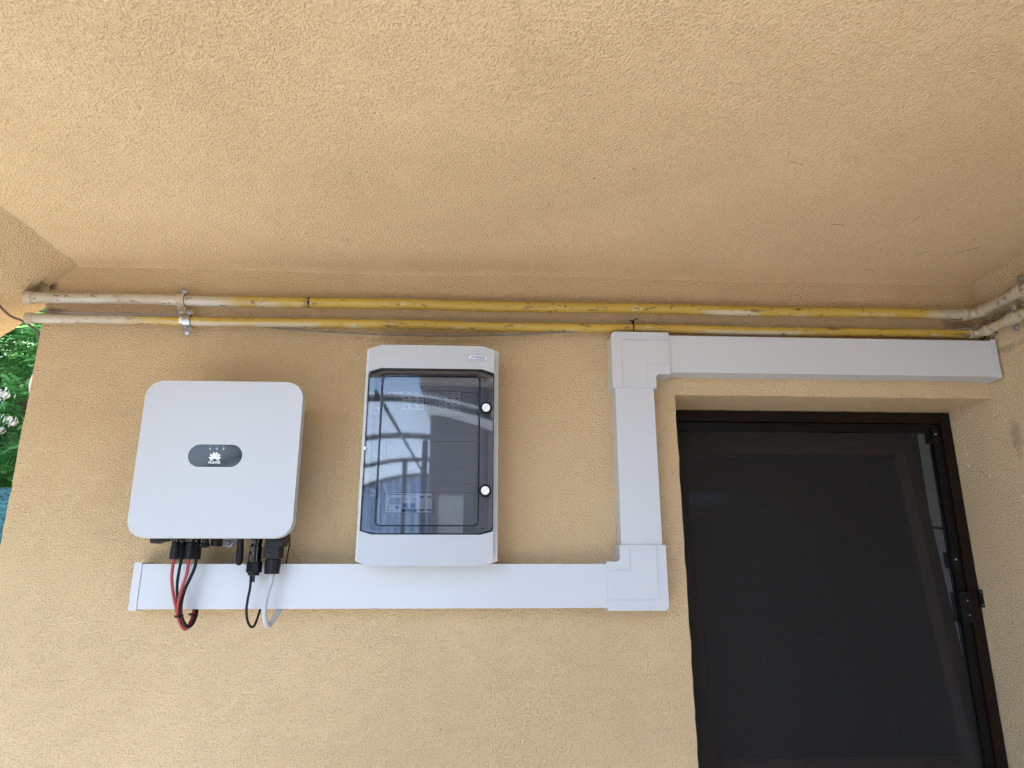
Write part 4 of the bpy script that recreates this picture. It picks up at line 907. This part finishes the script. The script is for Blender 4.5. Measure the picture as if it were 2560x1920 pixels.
for k, (x, lb) in enumerate(((-0.1432, 'white single breaker touching the blue-levered breaker'), (-0.1253, 'white single breaker ending the bottom row of devices'))):
    mcb = thing('single_breaker', lb, 'circuit breaker', 'single breakers in the enclosure')
    MB().box(x, x + 0.0176, -0.0985, -0.030, z0, z1).bevel(0.0008, 2).build('housing', 'devwhite', mcb)
    MB().box(x + 0.0012, x + 0.0164, -0.1000, -0.097, z0 + 0.010, z0 + 0.0265).bevel(0.0006, 1).build('door_flap', 'devwhite', mcb)
    pb_ = MB().box(x + 0.0045, x + 0.0145, -0.0988, -0.098, z1 - 0.0105, z1 - 0.0078).box(x + 0.0020, x + 0.0155, -0.0988, -0.098, z0 + 0.0045, z0 + 0.0075).box(x + 0.0075, x + 0.0095, -0.1003, -0.0995, z0 + 0.016, z0 + 0.0165)
    pb_.box(x + 0.0082, x + 0.0088, -0.1003, -0.0995, z0 + 0.0175, z0 + 0.021); pb_.build('print', 'ink', mcb, smooth=0)

# ------------------------------------------------------------------ garden seen past the wall corner, plus unseen added light blockers
fence = thing('net_fence', 'teal shade-net fence below the tree beyond the wall corner', 'fence')
def net_pt(u, v):
    x = -9.0 + 7.2 * u; z = 0.02 + 1.92 * v
    y = 2.45 + 0.03 * noise.noise(Vector((x * 3, z * 2, 0))) + 0.012 * noise.noise(Vector((x * 11, z * 9, 3)))
    return (x, y, z + (0.012 * noise.noise(Vector((x * 6, 0, 7))) if v == 1 else 0))
grid('net', net_pt, 140, 40, 'net', fence)
def net_pt2(u, v):
    y = -9.5 + 11.9 * u; z = 0.02 + 1.92 * v
    return (-5.6 + 0.03 * noise.noise(Vector((y * 3, z * 2, 5))), y, z)
added_fence = thing('net_fence', 'teal shade-net fence added out of view to block light from the left', 'fence')  # unseen fence added to cut low light from the left
grid('net', net_pt2, 120, 12, 'net', added_fence)
for k in range(6): MB().tube([(-5.68, -9.4 + 2.3 * k, 0), (-5.68, -9.4 + 2.3 * k, 1.98)], 0.025, 10).build('post', 'post', added_fence)
for k in range(5): MB().tube([(-9 + 1.8 * k, 2.52, 0), (-9 + 1.8 * k, 2.52, 1.98)], 0.025, 10).build('post', 'post', fence)
rnd = random.Random(3)
def frond(vs, fs, o, d, up, L, npair, lw):
    d = d.normalized(); s = d.cross(up).normalized(); up2 = s.cross(d)
    for k in range(npair):
        t = (k + 0.6) / npair; c = o + d * (L * t) - up2 * (L * 0.35 * t * t)
        ll = lw * (1.1 - 0.65 * abs(t - 0.4)) * rnd.uniform(0.85, 1.15)
        for sg in (-1, 1):
            dirv = (s * sg + d * 0.45 - up2 * rnd.uniform(0.05, 0.4)).normalized()
            w = d * (ll * 0.20); i = len(vs); tip = c + dirv * ll
            mid = c + dirv * (ll * 0.5) + up2 * (ll * 0.06)
            vs += [c, mid + w, tip, mid - w]; fs.append((i, i + 1, i + 2, i + 3))
def tree(label, cx, cy, cz, rx, ry, rz, nclump, seed):
    rnd.seed(seed); t = thing('leafy_tree', label, 'tree', 'leafy trees beyond the net fence')
    tr = MB().tube(spline([(cx, cy, -0.05), (cx + 0.05, cy, 0.8), (cx - 0.05, cy + 0.05, 1.7), (cx, cy, cz + rz * 0.5)], 5), [0.11 - 0.004 * k for k in range(16)], 10)
    for k in range(9):
        a = rnd.uniform(0, 2 * pi); z = rnd.uniform(1.2, cz)
        tr.tube(spline([(cx, cy, z), (cx + cos(a) * rx * 0.4, cy + sin(a) * ry * 0.4, z + 0.4), (cx + cos(a) * rx * 0.8, cy + sin(a) * ry * 0.8, z + 0.6)], 4), [0.04 - 0.0038 * q for q in range(9)], 6)
    tr.build('trunk', 'bark', t)
    vs, fs = [], []
    for k in range(nclump):
        u = Vector((rnd.gauss(0, 1), rnd.gauss(0, 1), rnd.gauss(0, 1))).normalized(); r = rnd.uniform(0.45, 1.0) ** 0.6
        c = Vector((cx + u.x * rx * r, cy + u.y * ry * r, cz + u.z * rz * r))
        out = Vector((u.x, u.y, 0.15)).normalized()
        for q in range(rnd.randint(5, 9)):
            d = (out + Vector((rnd.uniform(-1, 1), rnd.uniform(-1, 1), rnd.uniform(-0.25, 0.45)))).normalized()
            frond(vs, fs, c + Vector((rnd.uniform(-.05, .05), rnd.uniform(-.05, .05), rnd.uniform(-.05, .05))), d, Vector((rnd.uniform(-0.3, 0.5), -rnd.uniform(0.2, 1.0), rnd.uniform(0.3, 1.0))).normalized(), rnd.uniform(0.16, 0.30), 7, rnd.uniform(0.055, 0.085))
    me = bpy.data.meshes.new('crown'); me.from_pydata(vs, [], fs); me.materials.append(M['leaf'])
    o = bpy.data.objects.new('crown', me); COL.objects.link(o); o.parent = t
    return t
tA = tree('feathery green tree with pale blossoms beyond the net fence', -3.9, 4.1, 2.45, 1.5, 1.0, 1.4, 1100, 11)
tree('darker feathery tree behind the blossoming one', -5.4, 6.2, 2.7, 2.4, 1.4, 2.6, 1500, 12)
tree('broad feathery tree filling the gap behind the other trees', -7.6, 5.2, 2.6, 2.2, 1.4, 2.2, 500, 13)
tree('tall dense feathery tree furthest from the fence', -8.6, 11.5, 4.0, 4.0, 2.0, 4.2, 2200, 14)
def added_tree(src, dx, dy, sc, label):  # unseen tree copies added to dim the light from the left
    c = src.copy(); COL.objects.link(c); c['label'] = label; c.location = (dx, dy, 0); c.scale = (sc, sc, sc)
    for ch in list(src.children):
        k = ch.copy(); COL.objects.link(k); k.parent = c
added_tree(tA, -1.7, -5.2, 1.15, 'feathery tree copy added out of view to block left light, level with the porch front')
added_tree(tA, -1.6, -8.4, 1.2, 'feathery tree copy added out of view to block left light, furthest from the house wall')
for (px, py, r) in ((4, 982, 0.030), (14, 990, 0.022), (20, 1048, 0.026), (33, 1058, 0.022), (4, 1075, 0.022)):
    c = at(px, py, 3.05); mb = MB()
    for k in range(26):
        u = Vector((rnd.gauss(0, 1.3), rnd.gauss(0, 1), rnd.gauss(0, 0.7))) * r * rnd.uniform(0.4, 1)
        q = c + u; n1_ = u.cross(Vector((0.3, 0.2, 1))).normalized() * 0.005; n2_ = u.cross(n1_).normalized() * 0.014
        mb._add([q - n1_ - n2_, q + n1_ - n2_, q + n1_ + n2_, q - n1_ + n2_], [(0, 1, 2, 3)])
    mb.build('blossom', 'blossom', tA, smooth=0)

# ------------------------------------------------------------------ what the smoked door mirrors: canopy and grey building across the yard
can = thing('arched_canopy', 'arched translucent canopy mirrored in the smoked enclosure door', 'canopy')
AX0, AX1, AZ0, AH = -3.4, 1.6, 2.05, 0.75
def arc(y, k): 
    t = k; x = AX0 + (AX1 - AX0) * t; return Vector((x, y, AZ0 + AH * sin(pi * t) ** 0.9))
for y in (-3.6, -5.4, -7.4, -9.4):
    MB().tube([arc(y, k / 24) for k in range(25)], 0.035, 8).build('rib', 'canopyframe', can)
for x0_, y in ((AX0, -3.6), (AX0, -9.4), (-0.52, -5.0), (-0.95, -6.5)):
    MB().box(x0_ - 0.035, x0_ + 0.035, y - 0.035, y + 0.035, 0, 2.1 if x0_ == AX0 else 2.66).build('post', 'canopyframe', can)
for k in (0.0, 0.22, 0.5, 0.78, 1.0):
    MB().tube([arc(-3.5, k) + Vector((0, 0, 0.03)), arc(-9.5, k) + Vector((0, 0, 0.03))], 0.02, 6).build('purlin', 'canopyframe', can)
for j in range(3):
    ya, yb_ = (-3.6, -5.4, -7.4, -9.4)[j], (-3.6, -5.4, -7.4, -9.4)[j + 1]
    mb = MB(); vs = []
    for k in range(25):
        for y in (ya - 0.004, yb_ + 0.004): vs.append(arc(y, k / 24) + Vector((0, 0, 0.055)))
    mb._add(vs, [(2 * k, 2 * k + 1, 2 * k + 3, 2 * k + 2) for k in range(24)]); mb.build('panel', 'poly', can)
mb = MB(); vs = []
for k in range(121):
    x = -3.4 + 2.9 * k / 120
    for z in (0.05, arc(-9.4, (x - AX0) / (AX1 - AX0)).z - 0.02): vs.append((x, -9.46 + 0.03 * sin(k * 0.9) + 0.02 * sin(k * 0.37), z))
mb._add(vs, [(2 * k, 2 * k + 2, 2 * k + 3, 2 * k + 1) for k in range(120)]); mb.build('end_curtain', 'curtain', can)
nb = thing('neighbouring_building', 'dark grey building across the yard mirrored in the smoked door', 'building')
MB().box(-0.42, 2.7, -6.6, -4.4, 0, 3.1).build('wall', 'neighbour', nb, smooth=0)
MB().box(-0.55, 2.8, -6.7, -4.25, 3.1, 3.25).build('roof', 'roof', nb, smooth=0)
MB().box(-0.30, -0.02, -4.40, -4.37, 0.9, 2.0).build('window_board', 'duct', nb, smooth=0)
